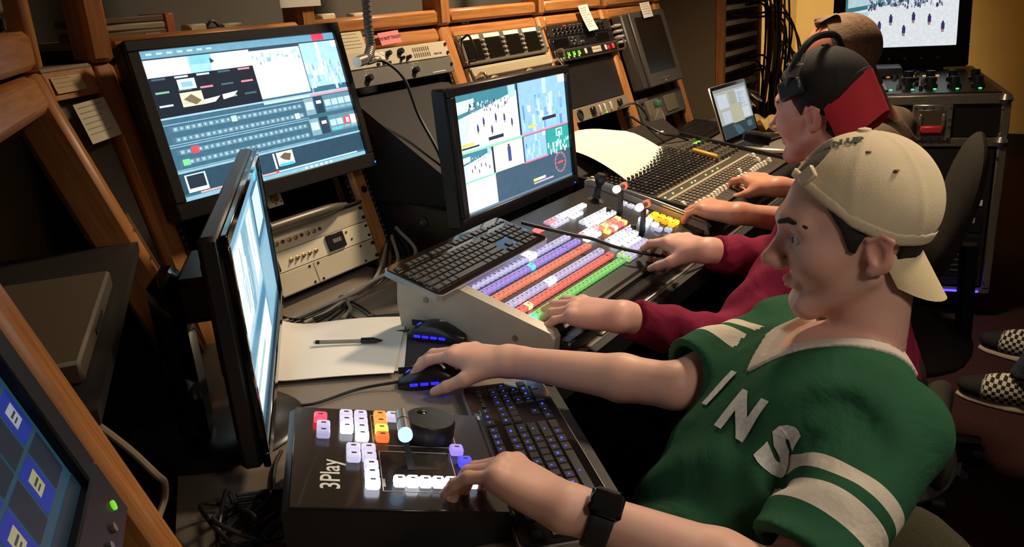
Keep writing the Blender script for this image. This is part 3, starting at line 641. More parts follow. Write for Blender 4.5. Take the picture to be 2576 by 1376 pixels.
for k in range(12):
    a = 2 * PI * k / 12; s.rect(.885 + .046 * math.cos(a) - .004, .83 + .078 * math.sin(a) - .006, .885 + .046 * math.cos(a) + .004, .83 + .078 * math.sin(a) + .006, '#e0544e', 5)
s.rect(.855, .82, .915, .84, '#e0544e', 5).rect(.60, .90, .66, .925, '#e8e27a', 4).rect(.66, .90, .72, .925, '#d6e6ee', 4).rect(.60, .935, .80, .95, '#c7a8bc', 4)
s.rect(.02, .405, .12, .43, '#e4c95a', 5).rect(.02, .435, .16, .45, '#243040', 5).rect(.24, .40, .37, .43, '#26303e', 5).rect(.60, .40, .68, .425, '#e4c95a', 5).rect(.74, .36, .88, .39, '#26303e', 5); s.rect(0, .98, 1, 1, '#60788a', 3)
s.build(m2, (0, 0, -.003))
part('stand_neck', G().rbox(-.05, .05, -.27, -.05, -.09, -.055, .008), BLK, m2)
part('power_led', G().cyl((.235, -.157, .006), .002, .001, 8), glow('blue_led', '#2f5cff', 3), m2)
part('stand_foot', G().rbox(-.12, .12, -.283, -.268, -.12, .05, .006), BLK, m2)
# --- ultrawide monitor seen edge on
m3 = monitor('ultrawide_monitor', 'wide black monitor seen edge on beside the sheets of paper', .673, .284, (.015, .015, .016, .022), .032, (.866, 1.0975, .958), 46.3, .8, mat('wide_monitor_black', '#2a2927', .4), glossy=BLKG)
s = Screen(.673, .284, '#6f9db6', 1.3)
s.rect(0, 0, 1, .06, '#4f7a92'); rs = random.Random(11)
s.rect(.02, .10, .62, .60, '#a9cbd8', 2); s.rect(.05, .12, .30, .55, '#dfeef2', 3); s.poly([(.30, .12), (.45, .12), (.38, .58), (.30, .58)], '#7ea9bd', 3); s.poly([(.45, .14), (.58, .14), (.60, .5), (.48, .56)], '#e6f1f3', 3)
for k in range(30): x = rs.uniform(.05, .6); s.rect(x, .14 + rs.uniform(0, .2), x + .008, .3 + rs.uniform(0, .25), rs.choice(['#8db6c8', '#c5dde5', '#5f8fa8']), 4)
s.rect(.02, .62, .62, .70, '#3f7e9e', 3).rect(.02, .72, .60, .93, '#e9f0f0', 3).rect(.10, .80, .40, .84, '#8fb4c4', 4); s.poly([(.02, .72), (.2, .72), (.02, .80)], '#8fbdd2', 4)
s.rect(.66, .10, .98, .45, '#3a6d8a', 2).rect(.70, .14, .94, .40, '#cfe6ee', 3).rect(.66, .5, .98, .92, '#7faec4', 2); s.rect(0, .95, 1, 1, '#36566a', 3); s.rect(0.0, .88, .03, .95, '#ff2f6a', 5); s.rect(.85, .06, .92, .11, '#5cc9e2', 5)
s.build(m3, (0, 0, -.003))
part('stand_column', G().rbox(-.165, -.075, -.205, .06, -.145, -.100, .015), BLKG, m3)
part('stand_arm', G().rbox(-.15, .03, -.02, .05, -.11, -.03, .01), BLK, m3)
part('stand_base', G().lathe([(.135, 0), (.137, .004), (.130, .010), (.05, .014)], 48), mat('base_black', '#1d1a18', .3), m3, loc=(-.105, -.217, -.095), rot=(R(-90 + .8), 0, 0))
# --- slanted monitor in the wing
m4 = monitor('media_monitor', 'dark monitor with a blue grid of file icons leaning in the corner console', .376, .30, (.02, .035, .02, .055), .045, tuple(WO + WD * -1.20 + (V3(0, 0, 1) * .9522 - WM * .3054) * .425 + (WM * .9522 + V3(0, 0, .3054)) * .025), WYAW, 17.8, BLK)
s = Screen(.376, .30, '#2b5a70', .45)
s.rect(0, 0, 1, .06, '#20384a').rect(.0, .06, .45, 1, '#2f6478', 2).rect(0, .30, .42, .70, '#1a3fd0', 3)
for r in range(6):
    for c in range(5):
        x, y = .48 + c * .102, .09 + r * .14; lit = (r * 5 + c) in (1, 3, 6, 9, 12, 14, 15, 19, 21, 24, 26, 28)
        s.rect(x, y, x + .092, y + .125, '#1c39b8' if lit else '#1b2a3c', 3)
        if lit: s.rect(x + .02, y + .03, x + .07, y + .085, ('#d9cf9a' if c % 2 else '#cfd6dc'), 4); s.rect(x + .028, y + .05, x + .062, y + .058, '#3a4460', 5).rect(x + .028, y + .066, x + .055, y + .072, '#3a4460', 5)
s.rect(0, .95, 1, 1, '#1e3340', 4); s.rect(.05, .74, .40, .92, '#3d7085', 3)
for i in range(4): s.rect(.1 + .07 * i, .78, .14 + .07 * i, .84, '#5b8ea0', 4)
s.build(m4, (0, 0, -.003))
part('power_led', G().cyl((.195, -.182, .006), .0045, .002, 12), glow('green_soft', '#7ad83a', .8), m4)
for i in range(3): part('button', G().lathe([(.0045, 0), (.004, .003)], 10, (.165 - i * .027, -.186, .006)), mat('button_silver', '#8d8a84', .3, .6), m4)
# ================================================================== KEYBOARDS
KEYM = {}
def keymesh(wk, dk, h, ms, legend):
    k = (round(wk, 4), round(dk, 4), round(h, 4), ms[0].name, legend)
    if k not in KEYM:
        g = G(); t = .0012
        g.hexa([(-wk / 2, -dk / 2, 0), (wk / 2, -dk / 2, 0), (wk / 2, dk / 2, 0), (-wk / 2, dk / 2, 0)], [(-wk / 2 + t, -dk / 2 + t, h), (wk / 2 - t, -dk / 2 + t, h), (wk / 2 - t, dk / 2 - t, h), (-wk / 2 + t, dk / 2 - t, h)])
        if legend:
            g.mi = 1; q = .0018 if legend == 1 else .0036
            g.quad((-q, -.0008, h + .0002), (q * .6, -.0008, h + .0002), (q * .6, .0022, h + .0002), (-q, .0022, h + .0002)); g.mi = 0
        KEYM[k] = g.mesh('key', *ms)
    return KEYM[k]
def keyboard(name, label, W, D, T, loc, rot, ms, body, rim, legend, logo=None, parent=None, gap=.0022, mirror=False):
    o = thing(name, label, 'keyboard', loc, rot)
    r = .012; pts = []
    for cx_, cy_, a0 in ((W / 2 - r, D / 2 - r, 0), (-W / 2 + r, D / 2 - r, 90), (-W / 2 + r, -D / 2 + r, 180), (W / 2 - r, -D / 2 + r, 270)):
        for k in range(5): a = R(a0 + k * 22.5); pts.append((cx_ + r * math.cos(a), cy_ + r * math.sin(a)))
    part('rim', G().prism(pts, 0, T * .8), rim, o); part('deck', G().prism([(x * .985, y * .965) for x, y in pts], T * .8, T), body, o)
    u = (W * .955) / 22.6; v = (D * .80) / 6.6; x0 = -W * .955 / 2; y0 = -D / 2 + D * .10
    rows = [(0, [1.5, 1.25, 1.25, 6, 1.25, 1.25, 1, 1.5]), (1, [2.25] + [1] * 10 + [2.75]), (2, [1.75] + [1] * 11 + [2.25]), (3, [1.5] + [1] * 12 + [1.5]), (4, [1] * 13 + [2]), (5.5, [1, -1, 1, 1, 1, 1, -.5, 1, 1, 1, 1, -.5, 1, 1, 1, 1])]
    rr = random.Random(len(label))
    def key(cx_, cy_, wk, dk): link('key', keymesh(wk - gap, dk - gap, .0028, ms, legend and (rr.choice((0, 1, 1, 2)) if legend == 2 else 1)), o, (cx_, cy_, T))
    for row, ws in rows:
        x = x0; y = y0 + (row + .5) * v
        for q in ws:
            if q > 0: key(x + q * u / 2, y, q * u, v)
            x += abs(q) * u
    xn = x0 + 15.35 * u
    for row in (3, 4, 5.5):
        for i in range(3): key(xn + (i + .5) * u, y0 + (row + .5) * v, u, v)
    for i, row in ((0, 0), (1, 0), (2, 0), (1, 1)): key(xn + (i + .5) * u, y0 + (row + .5) * v, u, v)
    xp = x0 + 18.6 * u
    for row in (0, 1, 2, 3, 4):
        for i in range(4):
            if not (i == 3 and row in (0, 2)): key(xp + (i + .5) * u, y0 + (row + .5) * v, u, v)
    for i in range(4): part('media_key', G().rbox(xp + i * u + .002, xp + (i + 1) * u - .002, y0 + 5.75 * v, y0 + 6.15 * v, T, T + .002, .0006), ms[0], o)
    if logo:      # worn script mark: one large loop and a run of small strokes, then three lamp windows
        lx, ly = xp - .045, D / 2 - .0095; g = G()
        g.tube([(lx + .0026 * math.cos(R(a)), ly + .0030 * math.sin(R(a)), T) for a in range(40, 371, 30)], .0007, 6, 3)
        g.tube([(lx + .004 + k * .0016, ly + (.0016 if k % 2 else -.0014), T) for k in range(12)], .0007, 6, 3)
        part('logo_mark', g, mat('logo_white', '#d6d2c8', .5), o)
        for k in range(3): part('lamp_window', G().rbox(xp - .022 + k * .006, xp - .019 + k * .006, D / 2 - .0165, D / 2 - .0145, T, T + .0005, .0002), mat('lamp_grey', '#a39c8c', .4), o)
    return o
KBLK = mat('key_black', '#1a1a1c', .35); KBL2 = mat('key_charcoal', '#161412', .4); LEGB = glow('legend_blue', '#3048ff', 2.2); LEGW = mat('legend_grey', '#6a645a', .6)
SILV = mat('silver_rim', '#b5b6ba', .3, .7)
SWT = 15.42
def swpos(x, s, off=0.): a = R(SWT); return (1.22 + x, .77 + s * math.cos(a) - off * math.sin(a), .785 + s * math.sin(a) + off * math.cos(a))
keyboard('slim_keyboard', 'slim black keyboard with silver rim lying on top of the lit switcher panel', .400, .140, .015, swpos(.102, .244, .0125), (R(SWT), 0, R(1.2)), (KBL2, LEGW), mat('deck_gloss', '#1a1310', .08, coat=.5), SILV, 1, True)
kb2 = keyboard('backlit_keyboard', 'black keyboard with blue lit legends and silver rim beside the replay controller', .445, .136, .016, (.8795, .5865, .7435), (R(1.5), 0, R(45.5)), (KBLK, LEGB), BLKG, SILV, 2, True)
keyboard('plain_keyboard', 'plain black keyboard behind the audio mixer near the laptop', .44, .15, .018, (3.42, 1.34, .76), (R(7), 0, R(4)), (KBLK, LEGW), BLK, BLK, 0)

# ================================================================== VIDEO SWITCHER
sw = thing('video_switcher', 'wide video switcher desk with rows of lit coloured buttons and fader levers', 'switcher', (1.22, .77, .741))
part('body', G().prismx([(-.028, 0), (.30, 0), (.30, .128), (.285, .128), (-.028, .036)], -.012, .735), mat('switcher_black', '#1d1b1b', .35), sw)
part('front_ledge', G().rbox(-.012, .735, -.06, -.028, .0, .028, .004), mat('ledge_black', '#191716', .3), sw)
ck = part('side_cheek', G().prismx([(-.035, .0), (.315, .0), (.32, .06), (.31, .142), (.29, .146), (-.035, .052), (-.042, .04)], -.038, -.012), mat('cheek_alu', '#b3aa9b', .42, .25, noise=.05), sw)
for y, z in ((.04, .03), (.245, .075)): part('screw', G().cyl((-.0395, y, z), .006, .002, 12, 0), mat('screw_grey', '#7d776d', .35, .7), ck)
part('side_cheek', G().prismx([(-.035, .0), (.315, .0), (.31, .142), (.29, .146), (-.035, .052)], .735, .750), mat('cheek_alu', '#b3aa9b', .42, .25), sw)
tp = part('top_panel', G().box(-.010, .733, -.022, .292, -.004, .0), mat('panel_gloss', '#141416', .18, coat=.3), sw, loc=(0, 0, .044), rot=(R(SWT), 0, 0), smooth=False)
part('grab_bar', G().tube([(.742, -.02, .004), (.742, -.02, .022), (.742, .285, .022), (.742, .285, .004)], .005, 8, 2), MTL, sw, loc=(0, 0, .044), rot=(R(SWT), 0, 0))
for y in (.20, .103): part('panel_divider', G().box(.40, .72, y - .0008, y + .0008, 0, .0005), DGR, tp, smooth=False)
BM = {}
def lit(col, st):
    return glow('lit_%s_%s' % (col.strip('#'), str(st).replace('.', '_')), col, st)
def btn_mesh(w, d, m, dig=None):
    k = (round(w, 4), round(d, 4), m.name)
    if k not in BM:
        g = G().rbox(-w / 2, w / 2, -d / 2, d / 2, 0, .011, .0022); g.mi = 1
        g.box(-w * .10, w * .10, -d * .18, d * .18, .0108, .0112); BM[k] = g.mesh('button', m, mat('legend_ink', '#2a2630', .6))
    return BM[k]
def btn(p, x, y, col, st, w=.0148, d=.0165): return link('button', btn_mesh(w, d, lit(col, st)), p, (x, y, 0))
LIL, PUR, ORA, RED, GRN = '#c9c8f0', '#a595ee', '#f08a72', '#f07a70', '#86d878'
for row, (s0, col) in enumerate(((.173, LIL), (.146, PUR), (.118, ORA), (.085, '#c3c0ea'), (.060, RED), (.030, GRN))):
    for i in range(24):
        c, st = col, .62
        if row == 0 and i in (13, 14): c, st = '#eef6ff', 4
        if row == 1 and i == 11: c, st = '#3fa0ff', 3.5
        if row == 3 and i in (9, 10): c, st = '#e8f2ff', 4
        if row == 4 and i == 2: c, st = '#ff7a5a', 5
        if row == 5 and i == 0: c, st = '#38ff8a', 4.5
        btn(tp, .004 + i * .0163, s0, c, st, .0152 if row != 0 else .0142)
W_, B_ = '#f2f6ff', '#dfeaff'
def block(x0, n, s0, col, st, step=.0175):
    for i in range(n):
        c = col[i % len(col)] if isinstance(col, list) else col; t = st[i % len(st)] if isinstance(st, list) else st
        btn(tp, x0 + i * step, s0, c, t, .0155, .0160)
block(.350, 2, .236, ['#ff4a4a', '#ff9aa0'], [3.5, .8])
block(.412, 5, .245, ['#d9a0c0', '#f0a090', '#c8b4e6', '#d6dcf2', W_], [.7, .7, .8, .9, 2.5]); block(.500, 6, .245, W_, [3.2, 2.2, 3.4, 1.2, 3.2, .9])
block(.412, 4, .226, '#d3d4ee', .75); block(.500, 3, .226, W_, [2.4, 1.0, .9])
block(.490, 8, .192, ['#d2d8ea', W_, W_, W_, '#dfe6f4', '#cfd3ea'], [.8, 2.6, 3.4, 2.4, 1.2, .7]); block(.490, 8, .173, W_, [1.0, 2.8, 3.5, 2.0, 3.2, .9, .8, .7])
block(.425, 5, .157, ['#ecc0d6', W_, W_, '#f6c8c8'], [.8, 2.6, 1.8, .8]); block(.412, 4, .137, W_, [1.2, 2.8, 3.2, 1.0])
block(.500, 6, .147, ['#ff6a4a', '#ffb060', '#ff7a5a', '#f58a80'], [2.4, 4, 2.2, .8]); block(.495, 6, .127, ['#ff9050', '#ff5a5a', '#ffd08a', '#ff6a6a', '#f08078'], [3.2, 2.0, 3.6, 1.4, .8])
block(.445, 8, .098, ['#c9cfe6', W_, '#e6eefc', W_, W_, '#cfc6e6'], [.8, 2.8, 1.6, 3.2, 1.4, .7]); block(.440, 7, .078, W_, [3.0, 1.2, 2.8, 3.6, 1.2, .9, .8]); block(.468, 4, .059, W_, [.9, 2.4, 1.0, .8])
for r_ in range(2): block(.400, 8, .024 + r_ * .018, ['#b7e0a0' if r_ == 0 else '#c5e6b0', '#c6c4ec', '#c6c4ec', '#c6c4ec', '#c6c4ec', '#c6c4ec', '#c6c4ec', '#c6c4ec'], .62)
for y in (.183, .163, .143, .123): btn(tp, .697, y, '#d9dcec', .62, .017, .016)
for i in range(2):
    for j in range(4): btn(tp, .682 + i * .021, .096 - j * .019, '#ffb020' if (i + j) % 3 else '#ffd23a', [.8, 2.2, .9, 2.6][(i + 2 * j) % 4], .019, .016)
for i, y in enumerate((.085, .067, .049, .031)): btn(tp, .622 + .018 * (i % 2), y, ('#d6e8ff', '#c9e2ff', '#c9cdea', '#c9cdea')[i], (5, 4, .8, .7)[i], .017, .016)
btn(tp, .655, .092, '#e6f2ff', 5, .017, .016); btn(tp, .643, .104, '#e6f2ff', 5, .017, .016)
for x, y in ((.605, .182), (.562, .092)): part('knob', G().lathe([(.007, 0), (.007, .016), (.006, .018)], 14, (x, y, 0)), BLK, tp)
def tbar(x, y, lean):
    t = part('fader_lever', G().hexa([(-.007, -.005, 0), (.007, -.005, 0), (.007, .005, 0), (-.007, .005, 0)], [(-.006, -.004 + lean, .065), (.006, -.004 + lean, .065), (.006, .004 + lean, .065), (-.006, .004 + lean, .065)]), BLK, tp, loc=(x, y, 0))
    part('grip', G().cyl((-.026, lean, .068), .0085, .052, 16, 0), MTL, t); 
    part('grip_end', G().cyl((-.032, lean, .068), .0095, .010, 16, 0), glow('grip_white', '#e8f0ff', 1.4), t)
    for q in (.005, .012): part('grip_ring', G().cyl((q, lean, .068), .0092, .004, 16, 0), glow('grip_red', '#ff5a4a', 2.0), t)
    part('fader_slot', G().box(-.004, .004, -.05, .05, .0002, .0008), DRK, t, smooth=False)
tbar(.640, .165, .012); tbar(.580, .073, .012)
j = part('joystick', G().lathe([(.030, 0), (.030, .003), (.024, .006), (.012, .008), (.009, .012), (.007, .04), (.012, .048), (.015, .06), (.011, .072)], 24, (.668, .250, 0)), BLK, tp)
# ================================================================== REPLAY CONTROLLER
TPR = (R(11.46), 0, R(45))
pc = thing('replay_controller', 'black slanted replay controller with white lit buttons, a lever and a jog wheel', 'controller', (.7107, .5127, .741), (0, 0, R(45)))
# local x along the desk edge, local y away from the operator, z up
part('body', G().prismx([(0, 0), (.262, 0), (.262, .090), (.250, .0955), (0, .036), (-.004, .03)], -.004, .254), mat('controller_black', '#1b1a19', .4), pc)
tp3 = part('top_plate', G().rbox(-.004, .254, 0, .260, -.002, .0025, .0012), mat('controller_face', '#24211f', .22, coat=.2), pc, loc=(0, 0, .0365), rot=(R(12.9), 0, 0))
part('front_skirt', G().rbox(-.004, .254, -.010, .0, .0, .033, .004), mat('controller_black', '#1b1a19', .4), pc)
def b3(x, y, c, st, w=.0175, d=.0175): return link('button', btn_mesh(w, d, lit(c, st)), tp3, (x, y, .0025))
b3(.213, .226, '#ff2a3a', 4.5); b3(.188, .222, '#d2cdf0', .7); b3(.169, .222, '#c2bce8', .7)
for i, (st0, st1) in enumerate(((.75, .75), (.8, .8), (2.8, .9), (3.6, 3.6))):
    b3(.224 - i * .0198, .171, '#dcd8f6' if st1 < 2 else '#eef2ff', st1)
    if i < 3: b3(.224 - i * .0198, .191, '#dcd8f6' if st0 < 2 else '#eef2ff', st0)
for i in range(2):
    for k in range(2): b3(.128 - i * .0198, .184 - k * .0198, '#dcd9f4', .75)
for i, st in enumerate((.8, .95, 4.5)): b3(.086 - i * .0205, .163, '#e6e6fb', st)
for i in range(4): b3(.225 - i * .0205, .144, ('#f4a24a', '#f5a550', '#ffb640', '#f2783c')[i], (.8, .8, 3.0, 1.0)[i])
b3(.225, .126, '#d7d4f2', .75)
for i, st in enumerate((1.2, 4.5, 1.6, 1.1, 1.1)): b3(.051, .130 - i * .0160, '#eef2ff', st, .0165, .0150)
b3(.053, .040, '#dfe6ff', 1.4); b3(.135, .047, '#a08af0', 1.0); b3(.104, .040, '#4a4aff', 1.2)
jw = part('jog_wheel', G().lathe([(.0, 0), (.034, 0), (.036, .002), (.036, .022), (.033, .027), (.0, .0275)], 48, (.183, .080, .003)), mat('wheel_black', '#1a1818', .35), tp3)
part('finger_dimple', G().lathe([(.008, 0), (.006, .001)], 14, (.200, .090, .0302)), BLKG, jw)
def outline(x0, x1, y0, y1):
    g = G(); t = .0006
    for a, b, c, d in ((x0, x1, y0 - t, y0 + t), (x0, x1, y1 - t, y1 + t), (x0 - t, x0 + t, y0, y1), (x1 - t, x1 + t, y0, y1)): g.box(a, b, c, d, .0025, .0029)
    part('printed_frame', g, mat('print_silver', '#a9a59c', .5), tp3, smooth=False)
outline(.150, .237, .044, .156); outline(.036, .134, .056, .150)
part('label_bar', G().box(.046, .064, .1465, .1495, .0025, .003), mat('print_silver', '#a9a59c', .5), tp3, smooth=False)
link('lettering', text_mesh('3Play', .034, mat('print_white', '#f2efe8', .5), bold=.0003), tp3, (.072, .212, .0026))
part('lever_slot', G().box(.089, .097, .075, .112, .0025, .003), DRK, tp3, smooth=False)
lv = part('speed_lever', G().hexa([(.088, .106, .003), (.100, .106, .003), (.100, .116, .003), (.088, .116, .003)], [(.107, .121, .045), (.115, .121, .045), (.115, .127, .045), (.107, .127, .045)]), BLK, tp3)
gp = part('lever_grip', G().cyl((.098, .124, .048), .0085, .056, 18, 0), MTL, lv); part('grip_end', G().cyl((.092, .124, .048), .0092, .007, 18, 0), glow('grip_blue', '#a8d4ff', 1.6), lv); part('grip_ring', G().cyl((.128, .124, .048), .0087, .002, 18, 0), DRK, lv)
# ================================================================== AUDIO MIXER
MXT = 10.2
mx = thing('audio_mixer', 'large black audio mixer with rows of small knobs and white fader caps', 'mixer', (2.02, .76, .741))
part('body', G().prismx([(0, 0), (.38, 0), (.38, .127), (0, .057)], 0, .725), mat('mixer_black', '#2a2622', .45), mx)
part('arm_rest', G().tube([(0, -.022, .035), (.2, -.022, .035), (.725, -.022, .035)], .026, 12, 0), mat('rest_rubber', '#141312', .45), mx)
for x in (-.012, .725): part('side_cheek', G().prismx([(-.01, 0), (.385, 0), (.385, .142), (-.01, .068)], x, x + .012), mat('mixer_cheek', '#221f1d', .4), mx)
pod = part('rear_pod', G().prismx([(.372, .02), (.50, .02), (.50, .17), (.44, .185), (.372, .135)], -.012, .737), mat('pod_black', '#2b2724', .42), mx)
part('pod_label', G().box(.015, .075, .371, .3725, .10, .115), mat('pod_print', '#d0c8b6', .6), pod, smooth=False)
part('sticker', G().rbox(.60, .64, .395, .425, .154, .1585, .001), PAP, pod, rot=(0, 0, 0))
mp = part('mixer_panel', G().box(0, .725, 0, .384, -.004, .0), mat('mixer_face', '#4a4338', .5, noise=.1), mx, loc=(0, 0, .059), rot=(R(MXT), 0, 0), smooth=False)
kn = G().lathe([(.0075, 0), (.0075, .002), (.0058, .004), (.0050, .011), (.004, .0118)], 8).box(-.0008, .0008, 0, .0052, .0118, .0122)
knm = [kn.mesh('knob', m_, smooth=True) for m_ in (mat('knob_dark', '#2f2c28', .4), mat('knob_grey', '#5d574c', .45))]
for i in range(20):
    for j in range(14): link('knob', knm[1 if j in (0, 13) or (j in (4, 9) and i % 3 == 0) else 0], mp, (.022 + i * .0262, .168 + j * .0134, 0))
wb = G().rbox(-.005, .005, -.004, .004, 0, .005, .001).mesh('pad_button', mat('button_cream', '#d8d2c2', .5))
for i in range(20): link('pad_button', wb, mp, (.022 + i * .0262, .362, 0))
cap = G().hexa([(-.009, -.011, 0), (.009, -.011, 0), (.009, .011, 0), (-.009, .011, 0)], [(-.008, -.003, .010), (.008, -.003, .010), (.008, .003, .010), (-.008, .003, .010)]).mesh('fader_cap', mat('cap_white', '#e6dccb', .5))
for i in range(26): link('fader_cap', cap, mp, (.020 + i * .0257, (.048 if i not in (0, 17, 24) else .078) + .002 * math.sin(i), .001))
link('fader_cap', cap, mp, (.675, .104, .001))
g = G()
for i in range(26): g.box(.019 + i * .0257, .021 + i * .0257, .015, .108, 0, .0006)
sl_ = part('fader_slots', g, DRK, mp, smooth=False); sl_['kind'] = 'stuff'
g = G()
for i in range(26):
    for j in range(4): g.rbox(.013 + i * .0257, .023 + i * .0257, .070 + j * .011, .077 + j * .011, 0, .004, .001)
b_ = part('channel_buttons', g, mat('button_dim', '#8a8170', .5), mp, smooth=False); b_['kind'] = 'stuff'
part('label_strip', G().box(.005, .70, .118, .126, 0, .0008), mat('strip_tan', '#a99c80', .7), mp, smooth=False)
part('label_strip', G().box(.005, .60, .150, .156, 0, .0008), mat('strip_tan', '#a99c80', .7), mp, smooth=False)
for x in (.021, .045, .098, .16, .235, .26, .345, .40, .442): part('channel_led', G().cyl((x, .137 + .00 * x, 0), .0028, .002, 8), glow('green_led2', '#a8ff6a', 2.4), mp)
part('mute_led', G().cyl((.482, .119, 0), .0035, .002, 8), glow('red_led2', '#ff3a3a', 3), mp)
for i in range(5):
    for j in range(2): part('meter_led', G().rbox(.665 + i * .011, .673 + i * .011, .290 + j * .010, .297 + j * .010, 0, .002, .0005), glow('green_led', '#7dff3a', 1.8), mp)
for i in range(5):
    for j in range(6): link('knob', knm[j % 2], mp, (.56 + i * .033, .165 + j * .030, 0))
for x, y, w in ((.40, .005, .05), (.33, .0, .035), (.29, -.004, .02)): part('tape_patch', G().rbox(x, x + w, y, y + .022, .0, .0012, .0004), mat('tape_cream2', '#d8c69a', .7), mp)
part('yellow_bar', G().rbox(0, .016, 0, .092, .010, .024, .004), mat('yellow_plastic', '#c79a3a', .5), mp, loc=(.500, .165, .0), rot=(0, 0, R(-10)))

# ================================================================== MICE
def mouse(name, label, loc, rz, L=.120, Wd=.066, H=.038):
    o = thing(name, label, 'mouse', loc, (0, 0, rz))       # local +y is the front
    g = G(); nu, nv = 20, 10; V = []; F = []
    for i in range(nu + 1):
        t = i / nu; y = (t - .5) * L
        wd = Wd / 2 * (math.sin(PI * min(1, max(0, .06 + .88 * t))) ** .38) * (1.0 - .13 * math.sin(PI * t) ** 4 + .04 * (1 - t)); hh = H * (math.sin(PI * (.10 + .80 * (1 - t) ** .85 * .9)) ** .8) * (.55 + .45 * math.sin(PI * min(1, .15 + .75 * (1 - t))))
        for j in range(nv + 1):
            a = PI * j / nv; V.append((wd * (1 if math.cos(a) > 0 else -1) * abs(math.cos(a)) ** .6, y, hh * math.sin(a) ** .65))
    for i in range(nu):
        for j in range(nv): k = i * (nv + 1) + j; F.append((k, k + 1, k + nv + 2, k + nv + 1))
    F.append(tuple(range(nv + 1))); F.append(tuple(reversed([nu * (nv + 1) + j for j in range(nv + 1)]))); F.append(tuple([i * (nv + 1) for i in range(nu + 1)][::-1] + [i * (nv + 1) + nv for i in range(nu + 1)]))
    g.add(V, F); part('shell', g, mat('mouse_black', '#1b1a1a', .3), o)
    part('scroll_wheel', G().cyl((-.004, .036, .016), .012, .008, 16, 0), glow('wheel_blue', '#5a50ff', 1.0), o)
    part('button_seam', G().box(-.0008, .0008, .012, .058, .020, .032), DRK, o, smooth=False)
    for sx in (-1, 1):
        for k in range(4): part('side_light', G().rbox(min(sx * .0335, sx * .0300), max(sx * .0335, sx * .0300), -.030 + k * .018, -.016 + k * .018, .009, .014, .001), glow('side_blue', '#2a22ff', 1.6), o)
    part('logo_mark', G().rbox(-.0012, .0012, -.018, -.006, H * .965, H * .985, .0004).cyl((0, -.006, H * .965), .003, .0008, 10), mat('logo_white', '#d6d2c8', .5), o)
    return o
mouse('computer_mouse', 'black mouse with blue lights under the hand of the man in green', (1.018, .876, .741), R(36))
mouse('computer_mouse', 'black mouse with blue lights on the pad by the switcher end', (1.176, .985, .745), R(10), .125, .062, .036)
solo('mouse_pad', G().rbox(-.09, .09, -.115, .115, 0, .003, .001), mat('pad_cloth', '#2c2825', .9), 'thin dark mouse pad under the mouse by the switcher', 'mouse pad', (1.120, 1.03, .7408), (0, 0, R(4)))
# ================================================================== PAPERS, PEN
def sheet(name, label, L, Wd, loc, rz, curl, z0=0, lines=0, flip=1):
    g = G(); n = 14; V = []
    f = lambda t: curl * max(0, (t - .62) / .38) ** 2
    for i in range(n + 1):
        t = i / n
        for y in (-Wd / 2, Wd / 2): V.append((-(t - .5) * L * flip, y, z0 + f(t) + .004 * math.sin(t * 5) * (1 if y > 0 else .3) + .004))
    for i in range(n + 1):
        for k in (0, 1): p = V[i * 2 + k]; V.append((p[0], p[1], p[2] - .0012))
    F = [(i * 2, i * 2 + 1, i * 2 + 3, i * 2 + 2) for i in range(n)]; q = 2 * (n + 1); F += [(a + q, d + q, c + q, b + q) for a, b, c, d in F]
    F += [(2 * i, 2 * i + 2, q + 2 * i + 2, q + 2 * i) for i in range(n)] + [(2 * i + 1, q + 2 * i + 1, q + 2 * i + 3, 2 * i + 3) for i in range(n)] + [(0, q, q + 1, 1), (2 * n, 2 * n + 1, q + 2 * n + 1, q + 2 * n)]
    g.add(V, F); return solo(name, g, PAP, label, 'paper', loc, (0, 0, rz))
sheet('paper_sheet', 'blank white sheet at the bottom of the pile beside the wide monitor', .30, .270, (1.040, 1.150, .7415), R(-52), .03)
sheet('paper_sheet', 'blank white sheet with a pen lying on it beside the wide monitor', .30, .275, (1.030, 1.155, .7455), R(-55), .035)
pen = thing('ballpoint_pen', 'clear barrelled ballpoint pen with black cap lying on the white sheet', 'pen', (1.058, 1.119, .7585), (0, 0, math.atan2(-.13, .07)))
part('barrel', G().cyl((-.055, 0, 0), .0038, .085, 6, 0), mat('clear_barrel', '#8d867c', .15), pen); part('ink_tube', G().cyl((-.060, 0, 0), .0042, .008, 8, 0), BLK, pen)
part('cap', G().cyl((.030, 0, 0), .005, .028, 10, 0).cyl((.058, 0, 0), .005, .014, 10, 0, .0012).box(.030, .056, -.001, .001, .004, .0065), BLK, pen); part('end_plug', G().cyl((-.064, 0, 0), .004, .004, 8, 0), WHT, pen)
# paper over the mixer's rear pod
g = G(); V = []; F = []; n = 16
for i in range(n + 1):
    t = i / n
    for j in range(9):
        q = j / 8; x = .06 + .42 * q; y = .50 - .20 * t * (1 if t < .6 else 1); yy = [.52 - .26 * t]
        z = .190 + .012 * math.sin(PI * q) - (0 if t < .35 else .095 * ((t - .35) / .65) ** 1.4) + .012 * math.sin(3 * q + 2 * t)
        V.append((x + .06 * (t - .5) + .10 * (q - .5) * 0, yy[0] + .10 * (q - .5) * .0 + .02 * q, z))
for i in range(n):
    for j in range(8): k = i * 9 + j; F.append((k, k + 9, k + 10, k + 1))
g.add(V, F); q = len(V); g.add([(a, b, c - .001) for a, b, c in V], [f[::-1] for f in F])
solo('script_sheet', g, PAP, 'large white sheet draped over the back of the audio mixer', 'paper', (2.02, .76, .741))

